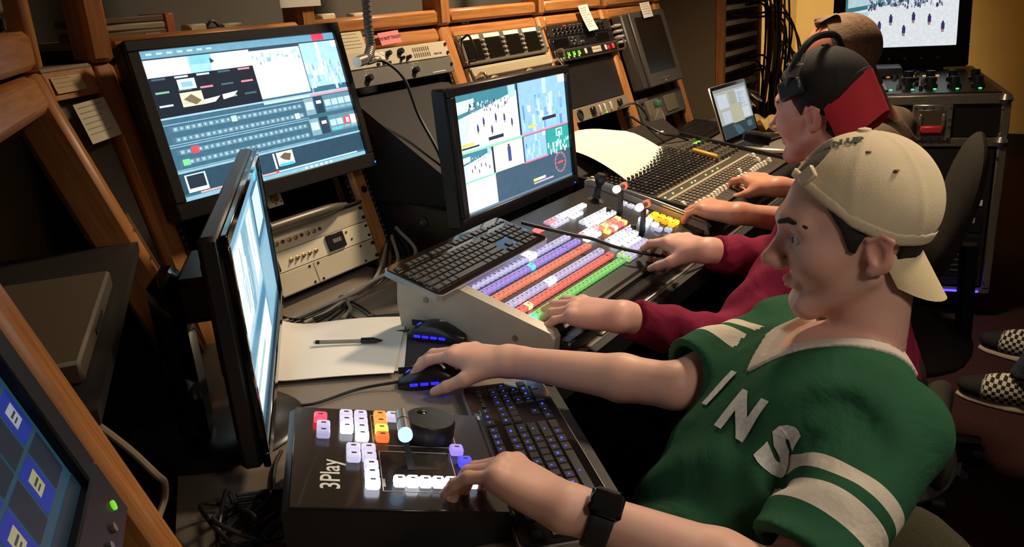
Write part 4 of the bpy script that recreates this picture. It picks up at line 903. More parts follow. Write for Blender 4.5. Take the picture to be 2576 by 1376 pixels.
# ================================================================== LAPTOP, BOTTLE, CLOTH
lp = thing('laptop', 'open silver laptop with light screen beside the audio mixer', 'laptop', (3.06, 1.075, .762), (0, 0, R(-4)))
part('base', G().rbox(0, .33, -.235, 0, 0, .016, .005), mat('laptop_alu', '#b8b1a4', .35, .6), lp)
part('keyboard_well', G().box(.02, .31, -.125, -.015, .016, .0165), DGR, lp, smooth=False)
lk = G().rbox(-.0075, .0075, -.0075, .0075, 0, .002, .0006).mesh('key', KBLK)
for i in range(14):
    for j in range(6): link('key', lk, lp, (.036 + i * .0198, -.116 + j * .0185, .0165))
part('touchpad', G().rbox(.115, .215, -.220, -.135, .016, .0166, .0003), mat('pad_grey', '#a39c90', .4, .5), lp)
ld = part('lid', G().rbox(0, .33, 0, .225, -.009, -.001, .004), mat('laptop_alu', '#b8b1a4', .35, .6), lp, loc=(0, .005, .016), rot=(R(72), 0, 0))
part('lid_bezel', G().rbox(.002, .328, .002, .223, -.001, .0005, .0005), BLKG, ld)
s = Screen(.300, .190, '#c3c6b8', .8); s.rect(0, .72, 1, 1, '#31474f', 2).rect(0, 0, 1, .06, '#9aa0a0', 3)
s.rect(.06, .12, .36, .40, '#dfe8f2', 3).rect(.42, .10, .60, .42, '#b9bba6', 3).rect(.64, .10, .95, .46, '#dbe6f4', 3).rect(.10, .46, .34, .70, '#d6e0ee', 3).rect(.36, .36, .72, .74, '#cbc8ac', 4).rect(.60, .48, .94, .70, '#e2ecf6', 3)
for i in range(14): s.rect(.68, .14 + i * .022, .68 + .2 * ((i * 7 % 5) / 5 + .2), .148 + i * .022, '#8fa2bd', 5)
s.poly([(.3, .74), (.5, .80), (.62, .98), (.4, .98)], '#4d6b74', 4).rect(.75, .78, .9, .9, '#5b7780', 4); s.build(ld, (.165, .115, .0008))
bt = thing('water_bottle', 'clear plastic water bottle with green cap behind the mixer', 'bottle', (3.05, 1.35, .741))
part('body', G().lathe([(.0, 0), (.028, 0), (.032, .006), (.032, .05), (.030, .055), (.032, .06), (.032, .12), (.030, .14), (.020, .165), (.0125, .178), (.0125, .19)], 24), mat('bottle_clear', '#cfc9bd', .08, trans=.85), bt)
part('cap', G().lathe([(.0155, 0), (.0155, .016), (.014, .018), (0, .018)], 20, (0, 0, .188)), mat('cap_green', '#2f6a48', .45), bt)
cl = G(); V = []; F = []
for i in range(19):
    for k in range(13):
        u_, v_ = i / 18, k / 12; V.append(((u_ - .5) * .26, (v_ - .5) * .16, .012 + .045 * abs(math.sin(4.2 * u_ + 1.7 * math.sin(5 * v_))) * (1 - abs(u_ - .5)) + .02 * math.sin(9 * v_ + 3 * u_) ** 2 + .05 * max(0, .35 - u_)))
for i in range(18):
    for k in range(12): q = i * 13 + k; F.append((q, q + 13, q + 14, q + 1))
cl.add(V, F); cl.add([(a, b, 0) for a, b, c in V], [f[::-1] for f in F])
solo('cloth', cl, mat('cloth_yellow', '#d9b672', .9, noise=.1), 'crumpled yellow cloth lying behind the laptop', 'cloth', (3.62, 1.12, .741), (0, 0, R(-8)))

# ================================================================== CABLES
def cable(label, pts, r=.003, m=CAB, name='cable', cat='cable', group=None): return solo(name, G().tube(pts, r, 7, 8), m, label, cat, group=group)
cd = thing('flexible_conduit', 'grey ribbed flexible conduit hanging in front of the rack rail', 'conduit', (1.58, 1.45, 1.25))
pts = [(.008, .0, .40), (.004, .0, .13), (.002, .0, .06), (.0, -.002, .02), (-.025, -.012, -.002), (-.075, -.025, -.006)]
part('hose', G().tube(pts, .0105, 12, 8), mat('conduit_grey', '#87817a', .4, .3), cd)
P = np.array(pts); rr = []
for i in range(60):
    t = i / 60 * 5; k = min(int(t), 4); p = P[k] + (P[k + 1] - P[k]) * (t - k); q = P[k + 1] - P[k]
    m_ = V3(*q).astype(float); m_ /= np.linalg.norm(m_)
    if i % 2 == 0: rr.append((p, m_))
g = G()
for p, m_ in rr: g.tube([p - m_ * .0016, p + m_ * .0016], .0122, 12, 0)
part('hose_ribs', g, mat('conduit_rib', '#9b948b', .4, .3), cd)['kind'] = 'stuff'
part('end_collar', G().tube([(-.045, -.018, -.004), (-.080, -.026, -.007)], .013, 12, 0), MTL, cd)
cable('black cable dropping from the conduit end to behind the multiview monitor', [(1.545, 1.43, 1.236), (1.60, 1.43, 1.236), (1.635, 1.40, 1.19), (1.63, 1.36, 1.10), (1.615, 1.30, 1.02), (1.60, 1.26, .95), (1.62, 1.245, .88)], .0042)
cable('black mouse cord running from the mouse under the hand to the wide monitor', [(.975, .915, .752), (.93, .97, .746), (.86, 1.00, .745), (.83, 1.03, .745), (.815, .985, .745), (.79, .93, .745), (.775, .84, .745), (.745, .80, .745)], .0026)
cable('black mouse cord of the mouse by the switcher', [(1.166, 1.052, .752), (1.155, 1.10, .746), (1.175, 1.17, .745), (1.20, 1.25, .745), (1.30, 1.33, .746)], .0026)
for k in range(7):
    a = k * .011
    cable('cable in the tied bundle on the desk behind the slim keyboard', [(1.50 + a * .6, 1.395, .80 + a * .5), (1.42 + a, 1.36 - a, .755 + a * .5), (1.33, 1.32 - a * .3, .748 + a * .3), (1.26, 1.31 - a * .25, .747 + a * .25), (1.22 - a, 1.30 + (k - 3) * .012, .746), (1.17 - a * 1.6, 1.30 + (k - 3) * .02, .745)], .0028 if k % 3 else .0045, CAB if k % 3 else mat('cable_grey', '#8d857a', .5), group='cables tied on the desk')
solo('cable_tie', G().tube([(1.242, 1.305, .752), (1.282, 1.315, .753)], .014, 10, 0), mat('tie_grey', '#9b9388', .6), 'grey tie around the cable bundle on the desk', 'cable tie')
cable('black cable curling from the bundle towards the paper', [(1.24, 1.31, .747), (1.19, 1.29, .747), (1.14, 1.30, .746), (1.12, 1.345, .746), (1.13, 1.40, .75), (1.10, 1.43, .80)], .0034)
cable('black cable looping from the bundle along the desk edge of the mouse pad', [(1.26, 1.31, .747), (1.235, 1.24, .746), (1.215, 1.20, .746), (1.20, 1.16, .746), (1.165, 1.13, .747)], .0026)
solo('cable_cover', G().hexa([(0, 0, 0), (.14, -.18, 0), (.16, -.165, 0), (.02, .015, 0)], [(.004, .001, .007), (.142, -.177, .007), (.156, -.166, .007), (.018, .013, .007)]), mat('cover_grey', '#5f584e', .6), 'dark flat cable cover strip on the desk beyond the paper', 'cable cover', (1.20, 1.19, .741))
cable('beige cable hanging down the oak post by the icon monitor', [(.46, .96, .93), (.478, .94, .898), (.492, .918, .868), (.502, .895, .838), (.525, .92, .805), (.532, .94, .772), (.51, .93, .752), (.47, .88, .747), (.43, .82, .747)], .0045, mat('cable_beige', '#b09c80', .55))
for k in range(6):
    a = 1.1 * k
    cable('dark cable coiled at the foot of the oak post', [(.585, .87, .75), (.56 + .04 * math.cos(a), .83 + .05 * math.sin(a), .77 + .004 * k), (.53 + .03 * math.cos(a + 2), .79 + .03 * math.sin(a + 2), .755), (.57, .76 + .02 * k, .75), (.60 + .01 * k, .80, .76), (.57, .84, .765 + .004 * k)], .0032, CAB, group='coiled cables by the oak post')
cable('thin dark cable running along the desk in front of the replay controller', [(.50, .72, .746), (.57, .74, .747), (.60, .69, .75), (.58, .61, .747), (.60, .54, .746), (.57, .47, .746)], .0032)
cable('dark cable crossing the desk left of the replay controller', [(.72, .93, .746), (.68, .90, .747), (.63, .84, .747), (.61, .76, .752), (.57, .70, .747), (.52, .66, .746)], .003)
cable('dark cable bending from the replay controller back to the post', [(.58, .70, .748), (.555, .75, .75), (.53, .78, .748), (.505, .74, .746), (.49, .68, .746)], .0036)
cable('thin white cord lying by the replay controller corner', [(.515, .665, .746), (.535, .69, .75), (.55, .70, .747), (.53, .71, .746)], .0022, WHT)
cable('long black cord lying across the lit switcher panel down to the desk edge', [(1.515, 1.0, .888), (1.535, .955, .874), (1.56, .90, .858), (1.585, .86, .845), (1.60, .815, .828), (1.62, .77, .815), (1.655, .735, .80), (1.74, .705, .772), (1.83, .672, .738), (1.86, .64, .70)], .0042)
cable('black cable lying along the back edge of the audio mixer', [(2.98, 1.40, .76), (2.70, 1.30, .93), (2.62, 1.22, .93), (2.60, 1.13, .90), (2.68, 1.10, .875), (2.85, 1.04, .80), (3.0, .95, .765)], .004)
cable('black cable hanging from the low headset unit', [(2.95, 1.47, .93), (3.0, 1.42, .94), (3.03, 1.38, .88), (2.98, 1.33, .80)], .004)
for k in range(3): cable('cable in the tangle under the multiview monitor', [(1.60 + .05 * k, 1.21, .75), (1.70 + .05 * k, 1.18 - .01 * k, .76), (1.82 + .03 * k, 1.19, .755), (1.93, 1.21 - .02 * k, .76 + .01 * k)], .0034, group='cables under the multiview monitor')
solo('desk_paper', G().rbox(-.05, .05, -.03, .03, 0, .002, .0005), PAP, 'small white paper slip beside the replay controller', 'paper', (.655, .80, .7412), (0, 0, R(30)))
# ================================================================== FLIGHT CASE WITH FIELD MONITOR
fc = thing('flight_case', 'black road case with silver edges and a red handle against the far wall', 'flight case', (3.67, .20, 0), (0, 0, R(13)))
# local x is depth away from the console end, local y to the left; top at z=.90
ALU = mat('case_alu', '#8f887b', .4, .7, noise=.15); LAM = mat('case_laminate', '#12100f', .5)
part('lower_body', G().rbox(.01, 1.05, .01, .53, .12, .70, .004), LAM, fc)
part('lid_body', G().rbox(.01, 1.05, .01, .53, .735, .885, .004), LAM, fc)
for z0, z1 in ((.70, .735), (.715, .722), (.862, .90), (.105, .13)): part('edge_extrusion', G().rbox(0, 1.06, 0, .54, z0, z1, .004), ALU, fc)
for y in (0, .51):
    for z0, z1 in ((.13, .70), (.735, .865)): part('corner_angle', G().rbox(-.003, .03, y, y + .03, z0, z1, .003), ALU, fc)
for y in (.02, .52):
    for z in (.72, .88): part('ball_corner', G().lathe([(.0, -.025), (.016, -.02), (.026, 0), (.016, .02), (.0, .025)], 14, (.005, y, z)), MTL, fc)
hp = part('handle_plate', G().rbox(-.006, .002, .195, .335, .725, .865, .003), MTL, fc)
part('handle_dish', G().rbox(-.008, -.004, .215, .315, .745, .845, .002), mat('dish_brown', '#6b5f4e', .4, .6), hp)
part('handle_grip', G().rbox(-.024, -.006, .225, .305, .755, .785, .006), mat('grip_red_rubber', '#c02a30', .5), hp)
for y in (.225, .305): part('handle_bracket', G().rbox(-.018, -.004, y - .006, y + .006, .78, .83, .003), MTL, hp)
for k in range(5):
    for z in (.735, .855): part('rivet', G().cyl((-.010, .205 + k * .03, z), .005, .004, 10, 0), CHR, hp)
for k in range(2):
    for z in (.78, .81): part('rivet', G().cyl((-.010, .204 + k * .122, z), .005, .004, 10, 0), CHR, hp)
for y in (.03, .51):
    for z in (.75, .85, .66, .16): part('rivet', G().cyl((-.008, y, z), .005, .006, 10, 0), CHR, fc)
part('rack_front', G().box(-.001, .012, .04, .50, .14, .69), DRK, fc, smooth=False)
for k, z in enumerate((.66, .56, .47, .40)): part('name_label', G().box(-.004, -.001, .06 + .02 * (k % 2), .11 + .02 * (k % 2), z, z + .022), PAP, fc, smooth=False)
for k in range(3): part('rack_device', G().rbox(-.004, .01, .05, .49, .18 + k * .09, .255 + k * .09, .003), mat('device_black', '#181615', .4), fc)
for j in range(6): part('vent_row', G().box(-.006, -.003, .09, .15, .20 + j * .022, .206 + j * .022), mat('vent_grey', '#4a4a52', .5), fc, smooth=False)
part('light_strip', G().rbox(-.006, .0, .04, .49, .112, .118, .001), glow('strip_blue', '#2a1cff', 14), fc)
part('status_led', G().cyl((-.008, .30, .21), .004, .004, 8, 0), glow('blue_led', '#2f5cff', 3), fc)
for x in (.1, .95):
    for y in (.08, .46): part('caster', G().cyl((x, y - .015, .05), .05, .03, 16, 1).box(x - .03, x + .03, y - .02, y + .02, .06, .106), DGR, fc)
dk = part('control_surface', G().rbox(.03, 1.03, .03, .51, .886, .905, .003), mat('surface_black', '#141414', .35), fc)
for i in range(4):
    for j in range(2): part('big_knob', G().lathe([(.026, 0), (.026, .012), (.019, .016), (.017, .042), (.0, .044)], 16, (.20 + j * .24, .09 + i * .085 - j * .02, .905)), BLK, dk)
rc2 = random.Random(4)
for i in range(26): part('small_knob', G().lathe([(.008, 0), (.007, .016), (0, .017)], 8, (.14 + .05 * (i % 13), .30 + .05 * (i // 13) + .03 * math.sin(i), .905)), GRY if i % 3 else BLK, dk)
for i in range(5): part('green_led', G().cyl((.14 + .0 * i, .09 + i * .08, .905), .006, .003, 8), glow('green_led3', '#4bff8a', 2), dk)
for i in range(6): part('amber_led', G().box(.60, .625, .14 + i * .05, .155 + i * .05, .905, .909), glow('amber_led', '#ffae5a', .8), dk, smooth=False)
part('silver_plate', G().rbox(.10, .36, .42, .505, .905, .912, .003), mat('plate_grey', '#6f6f78', .3, .6), dk)
bx = part('converter_box', G().rbox(.60, .80, .34, .48, .905, .945, .004), mat('box_grey', '#5c5c60', .4, .4), dk)
fm = thing('field_monitor', 'black flat monitor in the road case lid showing the basketball game', 'monitor', (4.50, .745, 1.135), (R(90 - 12), 0, R(13 - 90)))
part('housing', G().rbox(-.30, .30, -.22, .22, -.05, -.004, .008), BLK, fm)
g = G()
for a, b, c, d in ((-.30, .30, .165, .22), (-.30, .30, -.22, -.125), (-.30, -.245, -.125, .165), (.245, .30, -.125, .165)): g.rbox(a, b, c, d, -.004, .008, .003)
part('bezel', g, BLKG, fm)
for i in range(6): part('button', G().cyl((-.18 + i * .07, -.18, .008), .006, .003, 10), GRY, fm)
s = Screen(.49, .29, '#f0f2f6', .85); court(s, 0, 0, 1, 1, random.Random(9), 2.2); s.build(fm, (0, .02, -.003))
part('support_leg', G().rbox(-.2, .2, -.30, -.20, -.04, -.01, .004), BLK, fm)

# ================================================================== OFFICE CHAIRS
FAB = mat('chair_fabric', '#3a3630', .95, noise=.25, nscale=300, bump=.4, bscale=700, spec=.1)
def superpad(w, h, d, n=2.6, nu=28, nv=10, bow=.0):
    g = G(); V = []; F = []
    for i in range(nv + 1):
        a = -PI / 2 + PI * i / nv
        for k in range(nu):
            t = 2 * PI * k / nu; c, s_ = math.cos(t), math.sin(t); r = math.cos(a) ** .5
            x = w * abs(c) ** (2 / n) * (1 if c > 0 else -1) * r; y = h * abs(s_) ** (2 / n) * (1 if s_ > 0 else -1) * r
            V.append((x, y, d * math.sin(a) + bow * (x / w) ** 2))
    for i in range(nv):
        for k in range(nu): F.append((i * nu + k, i * nu + (k + 1) % nu, (i + 1) * nu + (k + 1) % nu, (i + 1) * nu + k))
    return g.add(V, F)
def chair(label, loc, head, back_tilt, seat_z, back_c, back_h=.30, back_w=.23, fab=FAB):
    """head: direction the sitter faces (degrees)"""
    o = thing('office_chair', label, 'chair', loc, (0, 0, R(head - 90)))       # local +y is forward
    part('seat', superpad(.24, .23, .045), fab, o, loc=(0, .02, seat_z))
    b = part('backrest', superpad(back_w, back_h, .035, bow=.03), fab, o, loc=back_c, rot=(R(90 + back_tilt), 0, 0))
    part('back_stem', G().tube([(0, -.12, seat_z - .05), (0, back_c[1] - .06, seat_z - .03), (0, back_c[1] - .055, back_c[2] - .1)], .022, 8), BLK, o)
    part('gas_post', G().cyl((0, 0, .09), .025, seat_z - .12, 14), BLK, o)
    for k in range(5):
        a = 2 * PI * k / 5; part('base_arm', G().tube([(0, 0, .10), (.27 * math.cos(a), .27 * math.sin(a), .07)], [.03, .018], 8, 0), BLK, o)
        part('caster', G().cyl((.27 * math.cos(a), .27 * math.sin(a) - .015, .03), .03, .03, 12, 1), BLK, o)
    return o
# ================================================================== PEOPLE: smooth implicit bodies turned into one mesh
def _smin(a, b, k):
    if k <= 0: return np.minimum(a, b)
    h = np.maximum(k - np.abs(a - b), 0) / k; return np.minimum(a, b) - h * h * k * .25
class SD:
    def __init__(s): s.ops = []
    def copy(s): t = SD(); t.ops = list(s.ops); return t
    def cone(s, a, b, ra, rb, k=.02, op='u', flat=None, cut=None):
        s.ops.append((op, 'c', (np.array(a, float), np.array(b, float), ra, rb, flat, cut), k)); return s
    def ell(s, c, r, M=None, k=.02, op='u'):
        s.ops.append((op, 'e', (np.array(c, float), np.array(r, float), None if M is None else np.array(M, float)), k)); return s
    def fn(s, f, op='i', k=0.): s.ops.append((op, 'f', f, k)); return s
    def prim(s, kind, p, P):
        if kind == 'c':
            a, b, ra, rb, flat, cut = p; ab = b - a; h = np.clip(((P - a) @ ab) / (ab @ ab + 1e-12), 0, 1); q = P - a - h[:, None] * ab
            if flat is not None: ax, f = flat; q = q + np.outer(q @ ax, ax) * (f - 1)
            d = np.sqrt((q * q).sum(1)) - (ra + (rb - ra) * h)
            if cut is not None: d = np.maximum(d, (P - cut[0]) @ cut[1])
            return d
        if kind == 'e':
            c, r, M = p; q = P - c
            if M is not None: q = q @ M
            k0 = np.sqrt(((q / r) ** 2).sum(1)); k1 = np.sqrt(((q / (r * r)) ** 2).sum(1)); return k0 * (k0 - 1) / (k1 + 1e-9)
        return p(P)
    def __call__(s, P):
        d = np.full(len(P), 1.0)
        for op, kind, p, k in s.ops:
            e = s.prim(kind, p, P)
            d = _smin(d, e, k) if op == 'u' else (-_smin(-d, e, k) if op == 's' else np.maximum(d, e))
        return d
    def near(s, lo, hi, m=.12):
        t = SD(); c = (np.array(lo) + hi) / 2; rad = np.linalg.norm(np.array(hi) - lo) / 2
        for o in s.ops:
            if o[1] == 'f' or s.prim(o[1], o[2], c[None])[0] < rad + m: t.ops.append(o)
        return t
def sdf_mesh(f, lo, hi, h):
    lo = np.array(lo, float); hi = np.array(hi, float)
    n = (np.ceil((hi - lo) / h / 4).astype(int)) * 4 + 1
    cn = (n - 1) // 4 + 1
    ax = [lo[i] + np.arange(cn[i]) * h * 4 for i in range(3)]
    gc = np.stack(np.meshgrid(*ax, indexing='ij'), -1); dc = f(gc.reshape(-1, 3)).reshape(cn)
    act = np.zeros(cn - 1, bool); mn = np.full(cn - 1, 9.); sg = np.zeros(cn - 1, int)
    for i in (0, 1):
        for j in (0, 1):
            for k in (0, 1):
                q = dc[i:cn[0] - 1 + i, j:cn[1] - 1 + j, k:cn[2] - 1 + k]; mn = np.minimum(mn, np.abs(q)); sg += (q < 0)
    act = (mn < 4 * h * 1.3) | ((sg > 0) & (sg < 8))
    D = np.repeat(np.repeat(np.repeat(np.where(dc < 0, -1., 1.).astype(np.float32)[:-1, :-1, :-1], 4, 0), 4, 1), 4, 2)
    D = np.pad(D, ((0, 1), (0, 1), (0, 1)), mode='edge')
    A = np.zeros(n, bool); idx = np.argwhere(act) * 4
    o = np.stack(np.meshgrid(*[np.arange(5)] * 3, indexing='ij'), -1).reshape(-1, 3)
    for s0 in range(0, len(idx), 4000):
        q = (idx[s0:s0 + 4000, None, :] + o[None]).reshape(-1, 3); A[q[:, 0], q[:, 1], q[:, 2]] = True
    q = np.argwhere(A); val = np.empty(len(q), np.float32)
    for s0 in range(0, len(q), 200000): val[s0:s0 + 200000] = f(lo + q[s0:s0 + 200000] * h)
    D[q[:, 0], q[:, 1], q[:, 2]] = val
    S = D < 0; m = np.zeros(n - 1, np.int8)
    sl = lambda a, i, j, k: a[i:n[0] - 1 + i, j:n[1] - 1 + j, k:n[2] - 1 + k]
    for i in (0, 1):
        for j in (0, 1):
            for k in (0, 1): m += sl(S, i, j, k)
    cells = np.argwhere((m > 0) & (m < 8)); pos = np.zeros((len(cells), 3)); cnt = np.zeros(len(cells))
    cor = [(i, j, k) for i in (0, 1) for j in (0, 1) for k in (0, 1)]
    for a in cor:
        for x in range(3):
            if a[x] == 0:
                b = list(a); b[x] = 1; ia = cells + a; ib = cells + b
                da = D[ia[:, 0], ia[:, 1], ia[:, 2]]; db = D[ib[:, 0], ib[:, 1], ib[:, 2]]; c = (da < 0) != (db < 0)
                t = np.where(c, da / (da - db + 1e-12), 0); e = np.array(a, float)[None] + t[:, None] * (np.array(b) - a)[None]
                pos += e * c[:, None]; cnt += c
    V = lo + (cells + pos / cnt[:, None]) * h
    ix = np.full(n - 1, -1, np.int64); ix[cells[:, 0], cells[:, 1], cells[:, 2]] = np.arange(len(cells)); F = []
    for x in range(3):
        y, z = (x + 1) % 3, (x + 2) % 3; s1 = [slice(None)] * 3; s2 = [slice(None)] * 3; s1[x] = slice(0, -1); s2[x] = slice(1, None)
        E = np.argwhere(S[tuple(s1)] != S[tuple(s2)]); ok = (E[:, y] > 0) & (E[:, z] > 0) & (E[:, y] < n[y] - 1) & (E[:, z] < n[z] - 1); E = E[ok]
        def g_(dy, dz): q = E.copy(); q[:, y] += dy; q[:, z] += dz; return ix[q[:, 0], q[:, 1], q[:, 2]]
        Q = np.stack([g_(-1, -1), g_(0, -1), g_(0, 0), g_(-1, 0)], 1); ins = S[E[:, 0], E[:, 1], E[:, 2]]
        Q[~ins] = Q[~ins][:, ::-1]; F.append(Q[(Q >= 0).all(1)])
    return V, np.concatenate(F)
def np_mesh(name, V, F, mats, attrs=None):
    me = bpy.data.meshes.new(name); me.vertices.add(len(V)); me.vertices.foreach_set('co', np.asarray(V, np.float32).ravel())
    me.loops.add(F.size); me.loops.foreach_set('vertex_index', F.astype(np.int32).ravel()); me.polygons.add(len(F)); me.polygons.foreach_set('loop_start', np.arange(0, F.size, 4, dtype=np.int32))
    me.polygons.foreach_set('use_smooth', np.ones(len(F), bool)); me.update(calc_edges=True)
    for m in mats: me.materials.append(m)
    for k, v in (attrs or {}).items():
        if v.ndim == 2: a = me.attributes.new(k, 'FLOAT_COLOR', 'POINT'); a.data.foreach_set('color', np.column_stack([v, np.ones(len(v))]).astype(np.float32).ravel())
        else: a = me.attributes.new(k, 'FLOAT', 'POINT'); a.data.foreach_set('value', v.astype(np.float32))
    return me
nrm = lambda v: np.array(v, float) / np.linalg.norm(v)
def boxfn(lo, hi): lo, hi = np.array(lo), np.array(hi); return lambda P: np.maximum(lo - P, P - hi).max(1)
def skin_material(name, base, rough=.5):
    m = bpy.data.materials.new(name); m.use_nodes = True; nt = m.node_tree; b = nt.nodes['Principled BSDF']
    a = nt.nodes.new('ShaderNodeAttribute'); a.attribute_name = 'tint'
    t = nt.nodes.new('ShaderNodeTexCoord'); n = nt.nodes.new('ShaderNodeTexNoise'); n.inputs['Scale'].default_value = 35; n.inputs['Detail'].default_value = 6; nt.links.new(t.outputs['Object'], n.inputs['Vector'])
    r = nt.nodes.new('ShaderNodeMixRGB'); c = lin(base); r.inputs[1].default_value = (*c, 1); r.inputs[2].default_value = (c[0] * .92, c[1] * .80, c[2] * .76, 1); nt.links.new(n.outputs['Fac'], r.inputs[0])
    x = nt.nodes.new('ShaderNodeMixRGB'); x.blend_type = 'MULTIPLY'; x.inputs[0].default_value = 1; nt.links.new(r.outputs[0], x.inputs[1]); nt.links.new(a.outputs['Color'], x.inputs[2]); nt.links.new(x.outputs[0], b.inputs['Base Color'])
    b.inputs['Roughness'].default_value = rough; b.inputs['Subsurface Weight'].default_value = .12; b.inputs['Subsurface Radius'].default_value = (.9, .35, .2); b.inputs['Subsurface Scale'].default_value = .008
    bp = nt.nodes.new('ShaderNodeBump'); n2 = nt.nodes.new('ShaderNodeTexNoise'); n2.inputs['Scale'].default_value = 420; nt.links.new(t.outputs['Object'], n2.inputs['Vector']); nt.links.new(n2.outputs['Fac'], bp.inputs['Height']); bp.inputs['Strength'].default_value = .10; bp.inputs['Distance'].default_value = .001; nt.links.new(bp.outputs[0], b.inputs['Normal'])
    return m
def cloth_material(name, base, stripe=None, fold=.5):
    m = bpy.data.materials.new(name); m.use_nodes = True; nt = m.node_tree; b = nt.nodes['Principled BSDF']; b.inputs['Roughness'].default_value = .88; b.inputs['Specular IOR Level'].default_value = .15
    t = nt.nodes.new('ShaderNodeTexCoord'); n = nt.nodes.new('ShaderNodeTexNoise'); n.inputs['Scale'].default_value = 9; n.inputs['Detail'].default_value = 4; n.inputs['Distortion'].default_value = 1.2; nt.links.new(t.outputs['Object'], n.inputs['Vector'])
    w_ = nt.nodes.new('ShaderNodeTexNoise'); w_.inputs['Scale'].default_value = 650; nt.links.new(t.outputs['Object'], w_.inputs['Vector'])
    b1 = nt.nodes.new('ShaderNodeBump'); b1.inputs['Strength'].default_value = fold; b1.inputs['Distance'].default_value = .02; nt.links.new(n.outputs['Fac'], b1.inputs['Height'])
    b2 = nt.nodes.new('ShaderNodeBump'); b2.inputs['Strength'].default_value = .25; b2.inputs['Distance'].default_value = .001; nt.links.new(w_.outputs['Fac'], b2.inputs['Height']); nt.links.new(b1.outputs[0], b2.inputs['Normal']); nt.links.new(b2.outputs[0], b.inputs['Normal'])
    mx_ = nt.nodes.new('ShaderNodeMixRGB'); c = lin(base); mx_.inputs[1].default_value = (*c, 1); mx_.inputs[2].default_value = (*[q * .82 for q in c], 1); nt.links.new(w_.outputs['Fac'], mx_.inputs[0]); out = mx_.outputs[0]
    if stripe:
        a = nt.nodes.new('ShaderNodeAttribute'); a.attribute_name = 'hem'; r = nt.nodes.new('ShaderNodeValToRGB'); r.color_ramp.interpolation = 'CONSTANT'
        els = r.color_ramp.elements; els[0].position = 0; els[0].color = (0, 0, 0, 1); els[1].position = stripe[0]; els[1].color = (1, 1, 1, 1)
        for k, q in enumerate(stripe[1:]): e = els.new(q); e.color = (0, 0, 0, 1) if k % 2 == 0 else (1, 1, 1, 1)
        mm = nt.nodes.new('ShaderNodeMixRGB'); nt.links.new(a.outputs['Fac'], r.inputs[0]); nt.links.new(r.outputs[0], mm.inputs[0]); nt.links.new(out, mm.inputs[1]); mm.inputs[2].default_value = (*lin('#d8cbb4'), 1); out = mm.outputs[0]
    nt.links.new(out, b.inputs['Base Color']); return m

